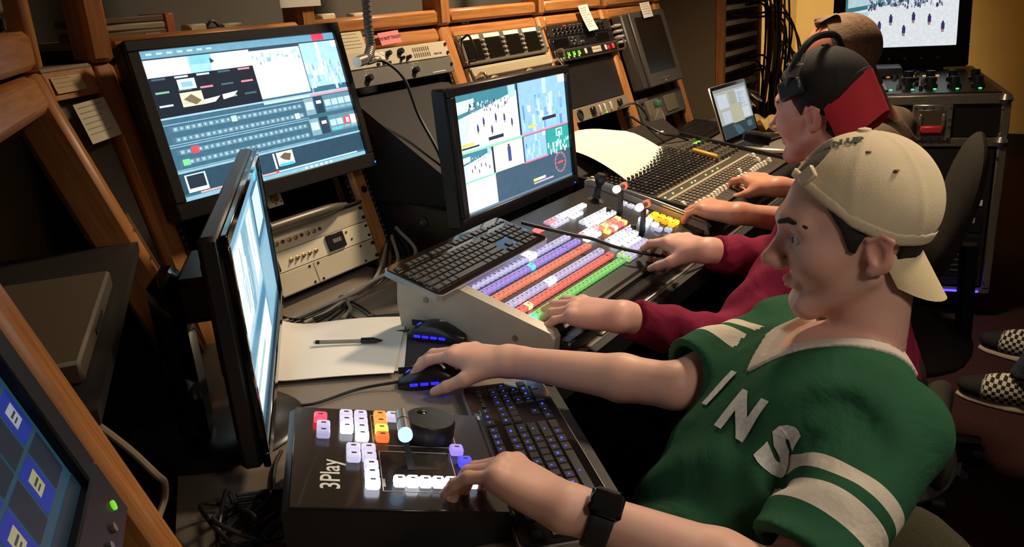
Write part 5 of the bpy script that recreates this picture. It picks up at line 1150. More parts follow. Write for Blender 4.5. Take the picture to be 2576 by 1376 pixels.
def head_frame(heading, pitch, roll):
    h, p, r = R(heading), R(pitch), R(roll); F = V3(math.cos(h) * math.cos(p), math.sin(h) * math.cos(p), -math.sin(p)); Rr = nrm(np.cross(F, [0, 0, 1.])); U = np.cross(Rr, F)
    return np.column_stack([Rr * math.cos(r) + U * math.sin(r), F, U * math.cos(r) - Rr * math.sin(r)])
class Head:
    def __init__(s, pos, heading, pitch, roll, sc=1.): s.c = np.array(pos, float); s.M = head_frame(heading, pitch, roll); s.sc = sc
    def w(s, *p): return s.c + s.M @ (np.array(p, float) * s.sc)
    def loc(s, P): return ((P - s.c) @ s.M) / s.sc
    def prims(s, S, nose=1., jaw=1.):
        w, z, M = s.w, s.sc, s.M
        def E(c, r, k=.02, op='u'): S.ell(w(*c), np.array(r) * z, M, k * z, op)
        def C(a, b, ra, rb, k=.015, op='u'): S.cone(w(*a), w(*b), ra * z, rb * z, k * z, op)
        E((0, -.010, .030), (.073, .088, .082), .0); E((0, .012, .02), (.068, .078, .072), .03)
        E((0, .030, -.030), (.054, .056, .076), .03)
        for q in (-1, 1):
            C((q * .053, -.002, -.052), (q * .018 * jaw, .068, -.099), .013, .014, .02)
            E((q * .040, .058, -.030), (.026, .026, .026), .03)
            C((q * .012, .090, .021), (q * .044, .076, .018), .011, .010, .018)
        E((0, .063, -.100), (.021, .018, .016), .025)
        C((0, .088, .004), (0, .108 * nose + .0, -.030), .0085, .0115, .012); E((0, .112 * nose, -.034), (.0115, .0115, .010), .008)
        for q in (-1, 1): E((q * .0125, .100, -.040), (.0085, .011, .0075), .007)
        for q in (-1, 1): E((q * .032, .101, -.001), (.017, .016, .011), .012, 's')
        for q in (-1, 1):
            E((q * .031, .0745, -.001), (.0155, .0135, .0125), .004)            # lids over the eyeball
            C((q * .019, .0895, -.0005), (q * .043, .0835, -.0020), .0056, .0046, .002, 's')
        C((-.019, .080, -.066), (0, .0885, -.0640), .0042, .0050, .008); C((.019, .080, -.066), (0, .0885, -.0640), .0042, .0050, .008)
        C((-.016, .080, -.072), (0, .0860, -.0740), .0042, .0054, .008); C((.016, .080, -.072), (0, .0860, -.0740), .0042, .0054, .008)
        C((-.018, .0925, -.0687), (.018, .0925, -.0687), .0012, .0012, .002, 's'); C((-.011, .089, -.0855), (.011, .089, -.0855), .005, .005, .014, 's')
        for q in (-1, 1):
            T = np.column_stack([M @ nrm((1, -.25 * q * 0, .0)), M @ nrm((0, 1, -.22)), M @ nrm((0, .22, 1))])
            S.ell(w(q * .074, -.010, -.016), np.array((.009, .0165, .028)) * z, T, .006 * z)
            S.ell(w(q * .083, -.005, -.013), np.array((.009, .0095, .017)) * z, T, .005 * z, 's')
            S.cone(w(q * .076, .005, .003), w(q * .080, -.010, .010), .0036 * z, .0036 * z, .003 * z); S.cone(w(q * .080, -.010, .010), w(q * .081, -.023, .0), .0036 * z, .0036 * z, .003 * z); S.cone(w(q * .081, -.023, .0), w(q * .078, -.014, -.032), .0036 * z, .0036 * z, .003 * z); S.ell(w(q * .073, -.002, -.038), np.array((.006, .008, .008)) * z, T, .006 * z)
        return S
    def tint(s, V, beard=0., sun=0.):
        L = s.loc(V); t = np.ones((len(V), 3))
        def blob(c, r, col, a=1.):
            d = (((L - np.array(c)) / np.array(r)) ** 2).sum(1); f = np.clip(1.25 - d, 0, 1)[:, None] * a; return t * (1 - f) + t * np.array(col) * f
        t = blob((0, .095, -.069), (.024, .02, .012), (.88, .66, .66)); t = blob((0, .118, -.036), (.02, .02, .014), (1., .82, .78), .8)
        for q in (-1, 1): t = blob((q * .05, .05, -.03), (.03, .03, .024), (1., .86, .82), .7); t = blob((q * .084, -.01, -.014), (.016, .024, .036), (1., .74, .70), .8); t = blob((q * .032, .09, -.004), (.02, .014, .010), (.8, .68, .68), .6)
        if sun: t = blob((0, .06, .07), (.08, .09, .07), (1., .72, .62), sun)
        if beard:
            t = blob((0, .078, -.098), (.034, .034, .030), (.26, .20, .18), beard); t = blob((0, .10, -.056), (.026, .02, .008), (.35, .28, .25), beard)
            for q in (-1, 1): t = blob((q * .05, .02, -.085), (.03, .05, .03), (.6, .52, .5), beard * .7)
        return t
def eyes_brows(H, parent, brow='#2a1d16', skin=None):
    for q in (-1, 1):
        e = part('eye', G().lathe([(0, -.0118)] + [(.0118 * math.cos(R(a)), .0118 * math.sin(R(a))) for a in range(-75, 80, 15)] + [(0, .0118)], 18), mat('eye_white', '#d8cfc6', .25), parent)
        M4 = Matrix.Translation(Vector(H.w(q * .031, .0762, -.001)) - parent.location) @ Matrix([[*r_, 0] for r_ in np.column_stack([H.M[:, 0], H.M[:, 2], -H.M[:, 1]]).tolist()] + [[0, 0, 0, 1]]) @ Matrix.Rotation(PI, 4, 'X')
        e.matrix_local = M4
        part('iris', G().lathe([(.0055, .0105), (.0055, .0112), (.004, .0122), (0, .0124)], 16), mat('iris_brown', '#2a1a10', .15), e)
        S_b = SD().cone(H.w(q * .012, .100, .0190), H.w(q * .034, .094, .0255), .0052, .0058, 0).cone(H.w(q * .034, .094, .0255), H.w(q * .058, .074, .0195), .0058, .0036, .003); sk_ = skin.near(H.c - .1, H.c + .1); S = lambda P: np.maximum(sk_(P) - .0012, S_b(P) + .0014)
        c = H.w(q * .034, .089, .022); V, F = sdf_mesh(S, c - .04, c + .04, .0022); link('eyebrow', np_mesh('eyebrow', V - np.array(parent.location), F, [mat('brow_hair', brow, .8, bump=.6, bscale=900)]), parent)
def wl(o):
    p = np.zeros(3)
    while o is not None: p = p + np.array(o.location); o = o.parent
    return p
def shell_part(name, f, lo, hi, h, m, parent, attrs=None):
    V, F = sdf_mesh(f, lo, hi, h); return link(name, np_mesh(name, V - wl(parent), F, [m] if not isinstance(m, list) else m, attrs(V) if attrs else None), parent)

FING = {'index': (.026, .094, (.044, .026, .021)), 'middle': (.007, .098, (.049, .030, .022)), 'ring': (-.012, .093, (.045, .028, .022)), 'pinky': (-.030, .084, (.035, .021, .019))}
def hand(S, wrist, X, U, right, curl, spread=(.10, .02, -.06, -.16), thumb=(.55, .25, .25), sc=1.):
    """X wrist to knuckles, U back of the hand; curl: per finger three bends in degrees"""
    X = nrm(X); U = nrm(np.array(U, float) - X * (np.array(U, float) @ X)); W = np.cross(U, X) * (1 if right else -1); wrist = np.array(wrist, float)
    tips = {}
    for i, (nm, (sw_, fw, ls)) in enumerate(FING.items()):
        k = wrist + X * fw * sc + W * sw_ * sc + U * (.004 - .10 * abs(sw_ - .005)) * sc
        S.cone(wrist + W * sw_ * .55 * sc - U * .002, k - U * .004 * sc, .0175 * sc, .0118 * sc, .016 * sc)
        d0 = nrm(X + W * spread[i]); a = 0; p = k; rad = (.0100, .0090, .0080, .0066) if nm != 'pinky' else (.0085, .0077, .0069, .0058)
        S.ell(k + U * .002 * sc, np.array((.0105, .0105, .0105)) * sc, None, .008 * sc)
        for j in range(3):
            a += R(curl[i][j]); d = d0 * math.cos(a) - U * math.sin(a); q = p + d * ls[j] * sc; S.cone(p, q, rad[j] * sc, rad[j + 1] * sc, .0045 * sc); p = q
        tips[nm] = p
    S.ell(wrist + X * .055 * sc - U * .006 * sc, np.array((.036, .040, .014)) * sc, np.column_stack([W, X, U]), .018 * sc)
    b = wrist + X * .022 * sc + W * .022 * sc - U * .008 * sc; sp, dn, bend = thumb
    d1 = nrm(X * .75 + W * sp - U * dn); m1_ = b + d1 * .046 * sc; S.cone(b, m1_, .0165 * sc, .0125 * sc, .014 * sc)
    d2 = nrm(X * .9 + W * (sp - bend) - U * dn); m2_ = m1_ + d2 * .034 * sc; S.cone(m1_, m2_, .0118 * sc, .0100 * sc, .006 * sc)
    d3 = nrm(X * 1. + W * (sp - bend * 1.8) - U * dn * 1.2); m3_ = m2_ + d3 * .026 * sc; S.cone(m2_, m3_, .0100 * sc, .0078 * sc, .004 * sc)
    tips['thumb'] = m3_; return X, U, W, tips

class Body:
    def __init__(s, pelvis, SL, SR, neck, face):
        s.pel, s.SL, s.SR, s.neck = map(lambda q: np.array(q, float), (pelvis, SL, SR, neck)); s.ms = (s.SL + s.SR) / 2
        s.up = nrm(s.ms - s.pel); s.r = nrm((s.SR - s.SL) - s.up * ((s.SR - s.SL) @ s.up)); s.f = np.cross(s.up, s.r)
        s.M = np.column_stack([s.r, s.f, s.up])
    def at(s, t, fo=0., ri=0.): return s.pel + (s.ms - s.pel) * t + s.f * fo + s.r * ri
    def torso(s, S, g=0., bulk=1.):
        L = np.linalg.norm(s.ms - s.pel)
        S.ell(s.at(.0), (.165 * bulk + g, .115 * bulk + g, .13), s.M, .0); S.ell(s.at(.36, .012), (.150 * bulk + g, .112 * bulk + g, .19), s.M, .08)
        S.ell(s.at(.74, .010), (.162 * bulk + g, .108 * bulk + g, .185), s.M, .08)
        for q, Sh in ((-1, s.SL), (1, s.SR)):
            S.cone(s.neck - s.up * .035 + s.r * q * .03, Sh + s.up * .004, .042 + g, .050 + g, .045); S.ell(s.at(.82, .04, q * .075), (.085 + g, .06 + g, .075), s.M, .05)
        return S
    def arm(s, S, Sh, E, W, r=1.): S.cone(Sh, E, .044 * r, .034 * r, .015); S.cone(E, E + (W - E) * .30, .034 * r, .036 * r, .012); S.cone(E + (W - E) * .30, W, .036 * r, .0240 * r, .012); S.cone(W - (W - E) * .08, W, .025 * r, .0245 * r, .010); return S
    def legs(s, S, hips, knees, ankles, g=0.):
        for h_, k_, a_ in zip(hips, knees, ankles): S.cone(h_, k_, .088 + g, .062 + g, .06); S.cone(k_, k_ + (a_ - k_) * .35, .062 + g, .060 + g, .03); S.cone(k_ + (a_ - k_) * .35, a_, .060 + g, .042 + g, .03)
        return S
def foot_prims(S, ankle, d):
    d = nrm(d); a = np.array(ankle, float); S.cone(a, a - V3(0, 0, .05), .04, .042, .02); S.cone(a + V3(0, 0, -.055) - d * .04, a + V3(0, 0, -.062) + d * .15, .035, .028, .02)
def person(label, sd, boxes, bounds, base, skin, heads=(), tintkw=None, h=.007):
    """boxes: (lo, hi, step) finely sampled regions (head, hands); the rest is coarser; all joined in one body mesh"""
    Vs, Fs, n = [], [], 0
    bf = [boxfn(lo, hi) for lo, hi, _ in boxes]
    def rest(P):
        d = sd(P)
        for b in bf: d = np.maximum(d, -b(P) - .005)
        return d
    V, F = sdf_mesh(rest, *bounds, h); Vs.append(V); Fs.append(F); n += len(V)
    for (lo, hi, st), b in zip(boxes, bf):
        lo, hi = np.array(lo, float), np.array(hi, float); t = sd.near(lo, hi)
        V, F = sdf_mesh(lambda P: np.maximum(t(P), b(P) - .001), lo - .006, hi + .006, st); Vs.append(V); Fs.append(F + n); n += len(V)
    V = np.concatenate(Vs); F = np.concatenate(Fs); T = np.ones((len(V), 3))
    for H in heads: T = H.tint(V, **(tintkw or {}))
    o = link('person', np_mesh('person', V - np.array(base), F, [skin], {'tint': T}), None, base)
    return tag(o, label, 'person', None)
def around(pts, m): P = np.array(pts); return P.min(0) - m, P.max(0) + m
def nails(parent, tips_dirs, m):
    for p, d, u in tips_dirs:
        x = np.cross(u, d); g = G(); c = p - np.array(parent.location)
        V = [c + x * a * .0045 + d * b * .005 + u * (.0066 - .0016 * a * a) for b in (-1, 0, 1) for a in (-1, 0, 1)]; g.add(V, [(i, i + 1, i + 4, i + 3) for i in (0, 1, 3, 4)]); part('fingernail', g, m, parent)
NAIL = mat('nail', '#d9a594', .3)

def cap_edge(y, e): return np.interp(y, e[0], e[1])
def make_cap(H, parent, m, edge, dome, hole, brim, brim_m, step=.0028, lab='cap', strap=True):
    inner = SD().ell(H.w(*dome[0]), (np.array(dome[1]) - .010) * H.sc, H.M, 0); outer = SD().ell(H.w(*dome[0]), np.array(dome[1]) * H.sc, H.M, 0)
    for q in (-1, 0, 1): pass
    def f(P):
        L = H.loc(P); d = np.maximum(outer(P), -inner(P)); ang = np.arctan2(L[:, 0], L[:, 1] + .02)
        d = d - .0010 * np.abs(np.cos(3 * ang)) ** 40                                      # panel seams
        d = np.maximum(d, (cap_edge(L[:, 1], edge) - L[:, 2]) * .7)
        if hole is not None: d = np.maximum(d, hole[3] * H.sc - np.sqrt((((L - np.array(hole[:3])) * np.array((1., 1., hole[4]))) ** 2).sum(1)) * H.sc)
        return d
    lo, hi = H.c - .16, H.c + .17; c = shell_part('cap', f, lo, hi, step, m, parent)
    def rim(P):
        L = H.loc(P); e = cap_edge(L[:, 1], edge); return np.maximum(np.maximum(outer(P) - .0015, -inner(P)), np.maximum(e - L[:, 2] - .001, L[:, 2] - e - .016) * .7)
    shell_part('sweat_band', rim, lo, hi, step, brim_m if False else m, c).location = (0, 0, 0)
    part('top_button', G().lathe([(.009, 0), (.008, .004), (0, .006)], 14), m, c, loc=tuple(H.w(dome[0][0], dome[0][1], dome[0][2] + dome[1][2] - .001) - np.array(parent.location)))
    V = []; nu, nv = 17, 7
    for sgn in (0, 1):
        for i in range(nu):
            a = (i / (nu - 1) - .5) * 2
            for j in range(nv):
                b = j / (nv - 1); th = a * brim['arc']; x = math.sin(th) * brim['rx']; y = dome[0][1] - math.cos(th) * brim['ry']; z = float(cap_edge(y, edge)) + brim.get('dz', .004); L_ = brim['len'] * (1 - .30 * abs(a) ** 4.0)
                p = V3(x * (1 - .10 * b), y, z) + nrm(V3(0, *brim['dir'])) * L_ * b + V3(0, brim.get('wrap', 0.) * a * a, -brim['bow'] * a * a * (1 - .3 * b)) + V3(0, .004, .0018) * sgn
                V.append(H.w(*p) - np.array(parent.location))
    F = []; q = nu * nv
    for i in range(nu - 1):
        for j in range(nv - 1): k = i * nv + j; F += [(k, k + nv, k + nv + 1, k + 1), (q + k, q + k + 1, q + k + nv + 1, q + k + nv)]
    for j in range(nv - 1): F += [(j, j + 1, q + j + 1, q + j), ((nu - 1) * nv + j, q + (nu - 1) * nv + j, q + (nu - 1) * nv + j + 1, (nu - 1) * nv + j + 1)]
    for i in range(nu - 1): k = i * nv + nv - 1; F.append((k, k + nv, q + k + nv, q + k))
    part('brim', G().add(V, F), brim_m, c); return c, outer
def project_text(me, O, ex, ey, n_, f, parent, name='lettering', lift=.0026, start=.10):
    co = np.zeros(len(me.vertices) * 3); me.vertices.foreach_get('co', co); co = co.reshape(-1, 3)
    P = O + np.outer(co[:, 0], ex) + np.outer(co[:, 1], ey) + n_ * start
    for _ in range(50): P = P - n_ * np.clip(f(P), -.02, .02)[:, None] * .8
    P = P + n_ * (lift + co[:, 2])[:, None]; me.vertices.foreach_set('co', (P - wl(parent)).ravel().astype(np.float32)); me.update()
    return link(name, me, parent)
def fine_text(txt, size, m, cell=.004, bold=0., shear=0.):
    me = text_mesh(txt, size, m, ext=0., bold=bold, shear=shear)
    import bmesh
    bm = bmesh.new(); bm.from_mesh(me); bmesh.ops.triangulate(bm, faces=bm.faces)
    for _ in range(3):
        es = [e for e in bm.edges if e.calc_length() > cell]
        if not es: break
        bmesh.ops.subdivide_edges(bm, edges=es, cuts=1, use_grid_fill=False); bmesh.ops.triangulate(bm, faces=bm.faces)
    bm.to_mesh(me); bm.free(); return me

# ------------------------------------------------------------------ the man in the green shirt
SK1 = skin_material('skin_fair', '#e0b29c')
H1 = Head((1.146, .224, 1.045), 115.3, 2.0, -2.7)
B1_ = Body((.875, .380, .545), (.978, .135, .845), (1.262, .338, .828), (1.146, .200, .872), None)
E1R, W1R = V3(1.070, .450, .800), V3(1.040, .730, .800); E1L, W1L = V3(.775, .200, .742), V3(.696, .421, .822)
S1 = SD(); B1_.torso(S1, -.010, .93); S1.cone(H1.w(0, -.030, -.040), B1_.neck - B1_.up * .01, .047, .052, .012); pass
B1_.arm(S1, B1_.SR, E1R, W1R); B1_.arm(S1, B1_.SL, E1L, W1L)
knee = [B1_.pel + V3(-.36, .10, .02), B1_.pel + V3(-.14, .36, .04)]; ank = [k + V3(-.03, .06, -.36) for k in knee]; hips = [B1_.at(0, 0, -.09), B1_.at(0, 0, .09)]
B1_.legs(S1, hips, knee, ank); [foot_prims(S1, a - V3(0, 0, .02), (-.6, .8, 0)) for a in ank]
H1.prims(S1)
x1r, u1r, w1r, t1r = hand(S1, W1R, (-.05, 1, -.02), (.12, 0, 1), True, ((14, 22, 14), (12, 24, 14), (20, 28, 18), (24, 30, 18)), (.16, .03, -.08, -.2), (.55, .42, .22))
x1l, u1l, w1l, t1l = hand(S1, W1L, (.10, .96, .20), (.25, -.20, .95), False, ((34, 36, 20), (36, 38, 22), (32, 36, 22), (24, 24, 14)), (.16, .03, -.08, -.24), (.45, .5, .2))
hb = [(*around([W1R, E1R, *t1r.values()], .048), .0026), (*around([W1L, E1L, *t1l.values()], .048), .0026), (H1.c - V3(.135, .135, .15), H1.c + V3(.135, .15, .16), .0026)]
hb = [tuple(b) for b in hb]
p1 = person('man in a green shirt and backwards cream cap resting one hand on a mouse', S1, hb, (V3(.35, -.05, -.02), V3(1.48, 1.0, .95)), (.95, .35, 0), SK1, [H1], h=.005)
eyes_brows(H1, p1, skin=S1)
fw_ = lambda a, b: nrm(np.array(a) - np.array(b))
shirt = SD(); B1_.torso(shirt, .004, .93)
for Sh, E in ((B1_.SL, E1L), (B1_.SR, E1R)):
    hem = Sh + (E - Sh) * .86; shirt.cone(Sh, hem + (E - Sh) * .2, .058, .066, .035, cut=(hem, nrm(E - Sh)))
uncut = shirt.copy()
def vee(P):
    q = (P - B1_.neck) @ B1_.M; return np.maximum(np.abs(q[:, 0]) * .9 - (q[:, 2] + .092) * .70, np.maximum(-q[:, 1], q[:, 2] - .02))
NK = SD().cone(H1.w(0, -.022, -.06), B1_.neck - B1_.up * .012 + B1_.f * .012, .056, .064, 0).fn(vee, 'u', .012)
def folds(P):
    q = (P - B1_.pel) @ B1_.M; t = q[:, 2] / np.linalg.norm(B1_.ms - B1_.pel); m_ = np.clip(1 - np.abs(t - .30) / .42, 0, 1)
    a = .0055 * m_ * np.sin(q[:, 2] * 62 + 9 * q[:, 0] + 2.2 * np.sin(q[:, 0] * 17)) * np.clip(q[:, 1] * 12 + .5, 0, 1)
    for Sh, sgn in ((B1_.SL, 1), (B1_.SR, 1)):
        r_ = np.linalg.norm(P - (Sh - B1_.up * .07 + B1_.f * .05), axis=1); a = a + .0045 * np.exp(-(r_ / .11) ** 2) * np.sin(r_ * 120)
    return a
armin = SD().cone(B1_.SL, E1L, .054, .046, 0).cone(B1_.SR, E1R, .054, .046, 0)
hemcut = [(Sh + (E - Sh) * .72, nrm(E - Sh)) for Sh, E in ((B1_.SL, E1L), (B1_.SR, E1R))]
def shirt_f(P):
    d = shirt(P) + folds(P); d = np.maximum(d, .005 - NK(P)); q = (P - B1_.pel) @ B1_.up; d = np.maximum(d, -.10 - q)
    for h_, dr in hemcut: d = np.maximum(d, -np.maximum(np.linalg.norm(np.cross(P - h_, dr), axis=1) - .050, -((P - h_) @ dr) + .0))
    return d
def hem_attr(V):
    o = np.full(len(V), 1.)
    for Sh, E in ((B1_.SL, E1L), (B1_.SR, E1R)):
        hem = Sh + (E - Sh) * .86; dr = nrm(Sh - E); t = (V - hem) @ dr; rad = np.linalg.norm(np.cross(V - hem, dr), axis=1); k = (rad < .079) & (t > -.03) & (t < .19); o[k] = np.clip(t[k] / .2, 0, 1)
    return {'hem': o}
GRN_ = cloth_material('green_jersey', '#2c5a3c', (.20, .365, .44, .53), .35)
tee = shell_part('t_shirt', shirt_f, V3(.66, -.03, .36), V3(1.42, .58, .96), .0045, [GRN_, cloth_material('green_plain', '#2c5a3c', None, .35)], p1, hem_attr)
_h = np.zeros(len(tee.data.vertices), np.float32); tee.data.attributes['hem'].data.foreach_get('value', _h); _l = np.zeros(len(tee.data.loops), np.int32); tee.data.loops.foreach_get('vertex_index', _l)
tee.data.polygons.foreach_set('material_index', (_h[_l.reshape(-1, 4)] >= .999).any(1).astype(np.int32))
shell_part('collar', lambda P: np.maximum(np.maximum(uncut(P) + folds(P) - .0035, NK(P) - .022), -NK(P) + .0), V3(.98, .05, .74), V3(1.32, .42, .98), .0030, mat('collar_cream', '#cbbda8', .9, bump=.4, bscale=500), tee)
LET = mat('print_cream', '#d6d6c8', .85, noise=.25, nscale=160)
for ch, x, y in (('I', -.018, .018), ('N', .062, .0), ('S', .130, -.012)):
    project_text(fine_text(ch, .105, LET, .010, bold=.006, shear=.12), B1_.at(.62, .05), -B1_.r * 1, B1_.up, B1_.f, shirt_f, tee) if False else project_text(fine_text(ch, .074, LET, .007, bold=.005, shear=.12), B1_.at(.69, .02) - B1_.r * x + B1_.up * y, -B1_.r, B1_.up, B1_.f, shirt_f, tee)
trs = SD(); B1_.legs(trs, hips, knee, ank, .014); trs.ell(B1_.at(.0), (.175, .125, .13), B1_.M, .05)
shell_part('trousers', lambda P: np.maximum(trs(P), .06 - P[:, 2]), V3(.35, .1, .03), V3(1.2, 1.0, .64), .009, cloth_material('dark_trousers', '#141414', None, .3), p1)
# hair, cap, watch
def hair_f(H, r, edge, c=(0, -.010, .030), skin=None):
    e_ = SD().ell(H.w(*c), np.array(r) * H.sc, H.M, 0); sk_ = skin.near(H.c - .12, H.c + .12)
    def f(P):
        L = H.loc(P); d = np.minimum(e_(P), np.where(np.abs(L[:, 0]) < .0785, sk_(P) - .0045, 1.))
        d = np.maximum(d, (np.interp(L[:, 1], edge[0], edge[1]) - L[:, 2]) * .75)
        ear = .0275 - np.sqrt((L[:, 1] + .010) ** 2 + ((L[:, 2] + .018) * .85) ** 2)
        return np.maximum(d, np.where(np.abs(L[:, 0]) > .055, ear, -1.))
    return f
shell_part('hair', hair_f(H1, (.0795, .0955, .0885), ((-.12, -.05, -.028, -.014, .004, .026, .036, .055, .09), (-.085, -.075, -.05, .0, -.020, -.012, .016, .052, .088)), skin=S1), H1.c - .14, H1.c + .15, .0028, mat('hair_dark', '#1d1511', .7, bump=.7, bscale=500, stretch=(1, 1, .15)), p1)
CAPM = mat('cap_cream', '#dcc8a0', .85, noise=.12, nscale=14, bump=.25, bscale=420)
e1 = ((-.13, -.06, -.03, -.008, .025, .060, .095), (-.024, -.012, -.006, .004, .022, .054, .090))
cap1, capf1 = make_cap(H1, p1, CAPM, e1, ((0, -.008, .036), (.0845, .0985, .0930)), (0, .080, .118, .047, 1.0), dict(arc=.95, rx=.080, ry=.064, len=.098, dir=(-.44, -.90), bow=.004, dz=.004, wrap=.034), mat('brim_cream', '#d8c193', .85, bump=.2, bscale=400))
bk = part('strap_buckle', G().rbox(-.010, .010, -.012, .012, -.003, .004, .002), mat('buckle_cream', '#d8c39b', .5), cap1)
bp_ = H1.w(-.052, .0695, .083); nb = nrm(bp_ - H1.w(0, -.008, .036)); tb = nrm(np.cross(nb, H1.M @ nrm(V3(0, .7, .7)))); bk.matrix_local = Matrix.Translation(Vector(bp_ + nb * .004) - p1.location) @ Matrix([[*r_, 0] for r_ in np.column_stack([np.cross(tb, nb) * -1, tb, nb]).tolist()] + [[0, 0, 0, 1]])
ht = nrm(V3(-.45, .25, .9)); O = H1.w(-.036, .026, .14); nW = nrm(O - H1.w(0, -.008, .036)); exx = nrm(np.cross(H1.M @ V3(0, .6, .8), nW) * -1)
project_text(fine_text('N UP', .016, mat('cap_print', '#3b4436', .9), .006, bold=.0012), O, H1.M @ nrm(V3(1, 0, 0)) * -1 if False else nrm(H1.M @ nrm(V3(-.25, -.97, .0)) - nW * (H1.M @ nrm(V3(-.25, -.97, 0)) @ nW)), nrm(np.cross(nW, nrm(H1.M @ nrm(V3(-.25, -.97, .0)) - nW * (H1.M @ nrm(V3(-.25, -.97, 0)) @ nW)))), nW, capf1, cap1, start=.02)
for q in ((-.055, .0, .115), (-.075, -.03, .09)): part('eyelet', G().lathe([(.004, 0), (.003, .0015), (.0012, .0015)], 10), mat('eyelet_tan', '#7a5f38', .8), cap1, loc=tuple(H1.w(*(np.array((0, -.008, .036)) + nrm(np.array(q) - np.array((0, -.008, .036))) * .0895)) - np.array(p1.location)))
wt = SD().cone(W1L + (E1L - W1L) * .10, W1L + (E1L - W1L) * .20, .034, .0355, 0, cut=(W1L + (E1L - W1L) * .205, nrm(E1L - W1L)))
wt.fn(lambda P: -((P - (W1L + (E1L - W1L) * .095)) @ nrm(E1L - W1L)))
wa = shell_part('wrist_watch', wt, W1L - .09, W1L + .09, .003, mat('watch_strap', '#171615', .55), p1)
wx = nrm(E1L - W1L); wu = nrm(nrm(V3(-.35, -.25, .9)) - wx * (nrm(V3(-.35, -.25, .9)) @ wx)); wc = W1L + (E1L - W1L) * .15 + wu * .034
wf = part('watch_face', G().rbox(-.019, .019, -.016, .016, -.004, .006, .004), BLKG, wa); wf.matrix_local = Matrix.Translation(Vector(wc) - p1.location) @ Matrix([[*r_, 0] for r_ in np.column_stack([wx, np.cross(wu, wx), wu]).tolist()] + [[0, 0, 0, 1]])

# ------------------------------------------------------------------ the man in the maroon jumper
SK2 = skin_material('skin_rosy', '#deab98')
H2 = Head((1.865, .448, 1.10), 82, 5, -2.5, .98)
B2_ = Body((1.80, .32, .50), (1.645, .395, .875), (2.00, .42, .885), (1.845, .385, .965), None)
E2L, W2L = V3(1.45, .50, .705), V3(1.240, .622, .824); E2R, W2R = V3(1.80, .505, .765), V3(1.608, .605, .840)
S2 = SD(); B2_.torso(S2, -.012); S2.cone(H2.w(0, -.022, -.045), B2_.neck, .055, .060, .03); B2_.arm(S2, B2_.SL, E2L, W2L); B2_.arm(S2, B2_.SR, E2R, W2R); H2.prims(S2)
k2 = [V3(1.66, .62, .53), V3(1.95, .63, .53)]; a2 = [V3(1.68, .70, .10), V3(1.95, .70, .10)]; h2 = [B2_.at(0, 0, -.09), B2_.at(0, 0, .09)]
B2_.legs(S2, h2, k2, a2); [foot_prims(S2, a, (0, 1, 0)) for a in a2]
_, _, _, t2l = hand(S2, W2L, (.05, 1, -.02), (-.14, -.05, 1), False, ((10, 22, 14), (10, 24, 14), (13, 24, 14), (15, 22, 12)), (.14, .02, -.10, -.26), (.42, .30, .2))
_, _, _, t2r = hand(S2, W2R, (.38, .92, .02), (-.08, -.1, 1), True, ((14, 24, 16), (22, 36, 22), (30, 40, 24), (34, 42, 24)), (.10, .02, -.05, -.12), (.65, .42, .35))
hb = [(*around([W2L, *t2l.values()], .048), .0028), (*around([W2R, *t2r.values()], .048), .0028), (H2.c - V3(.14, .135, .15), H2.c + V3(.14, .15, .16), .003)]
p2 = person('man in a maroon jumper and black cap with both hands on the lit switcher', S2, hb, (V3(1.2, .1, -.02), V3(2.2, .95, 1.0)), (1.80, .35, 0), SK2, [H2], dict(beard=.9), .006)
eyes_brows(H2, p2, '#1d1410', S2)
MAR = cloth_material('maroon_knit', '#84203c', None, .45)
sw2 = SD(); B2_.torso(sw2, .006)
for Sh, E, W in ((B2_.SL, E2L, W2L), (B2_.SR, E2R, W2R)):
    cf = W + (E - W) * .10; sw2.cone(Sh, E, .066, .054, .045); sw2.cone(E, cf, .054, .038, .03, cut=(cf, nrm(W - E)))
def fold2(P): return .003 * np.sin(P[:, 0] * 70 + 30 * P[:, 2] + 2 * np.sin(P[:, 1] * 40)) 
shell_part('jumper', lambda P: np.maximum(np.maximum(sw2(P) + fold2(P), -SD().cone(H2.w(0, -.02, -.06), B2_.neck + B2_.up * .0, .064, .068, 0)(P)), .40 - P[:, 2]), V3(1.2, .15, .38), V3(2.14, .72, 1.04), .0062, MAR, p2)
tr2 = SD(); B2_.legs(tr2, h2, k2, a2, .014); tr2.ell(B2_.at(0), (.175, .13, .13), B2_.M, .05); shell_part('trousers', lambda P: np.maximum(tr2(P), .07 - P[:, 2]), V3(1.45, .1, .04), V3(2.2, .85, .7), .011, cloth_material('grey_trousers', '#2a2826', None, .3), p2)
shell_part('hair', hair_f(H2, (.078, .0935, .087), ((-.12, -.05, -.028, -.012, .012, .030, .06, .09), (-.075, -.065, -.045, .0, -.02, .012, .06, .095)), skin=S2), H2.c - .14, H2.c + .15, .0034, mat('hair_brown', '#2b1c14', .7, bump=.7, bscale=500), p2)
CAPB = mat('cap_black', '#17130f', .85, bump=.3, bscale=420)
e2 = ((-.13, -.10, -.06, -.03, -.008, .025, .060, .095), (.10, .07, .02, -.012, .004, .030, .060, .085))
cap2, capf2 = make_cap(H2, p2, CAPB, e2, ((0, -.008, .036), (.0845, .100, .093)), None, dict(arc=1.25, rx=.086, ry=.094, len=.095, dir=(-.36, -.93), bow=-.0, dz=.004), mat('brim_red', '#b8202e', .8, bump=.2, bscale=400), .0034)
hs = part('headset', G().tube([H2.w(-.096, .035, .055) - np.array(p2.location), H2.w(-.095, .018, .10) - np.array(p2.location), H2.w(-.060, .0, .142) - np.array(p2.location), H2.w(0, -.012, .152) - np.array(p2.location), H2.w(.060, -.012, .140) - np.array(p2.location), H2.w(.095, -.012, .08) - np.array(p2.location), H2.w(.098, -.012, .0) - np.array(p2.location)], .0075, 8, 8), BLK, p2)
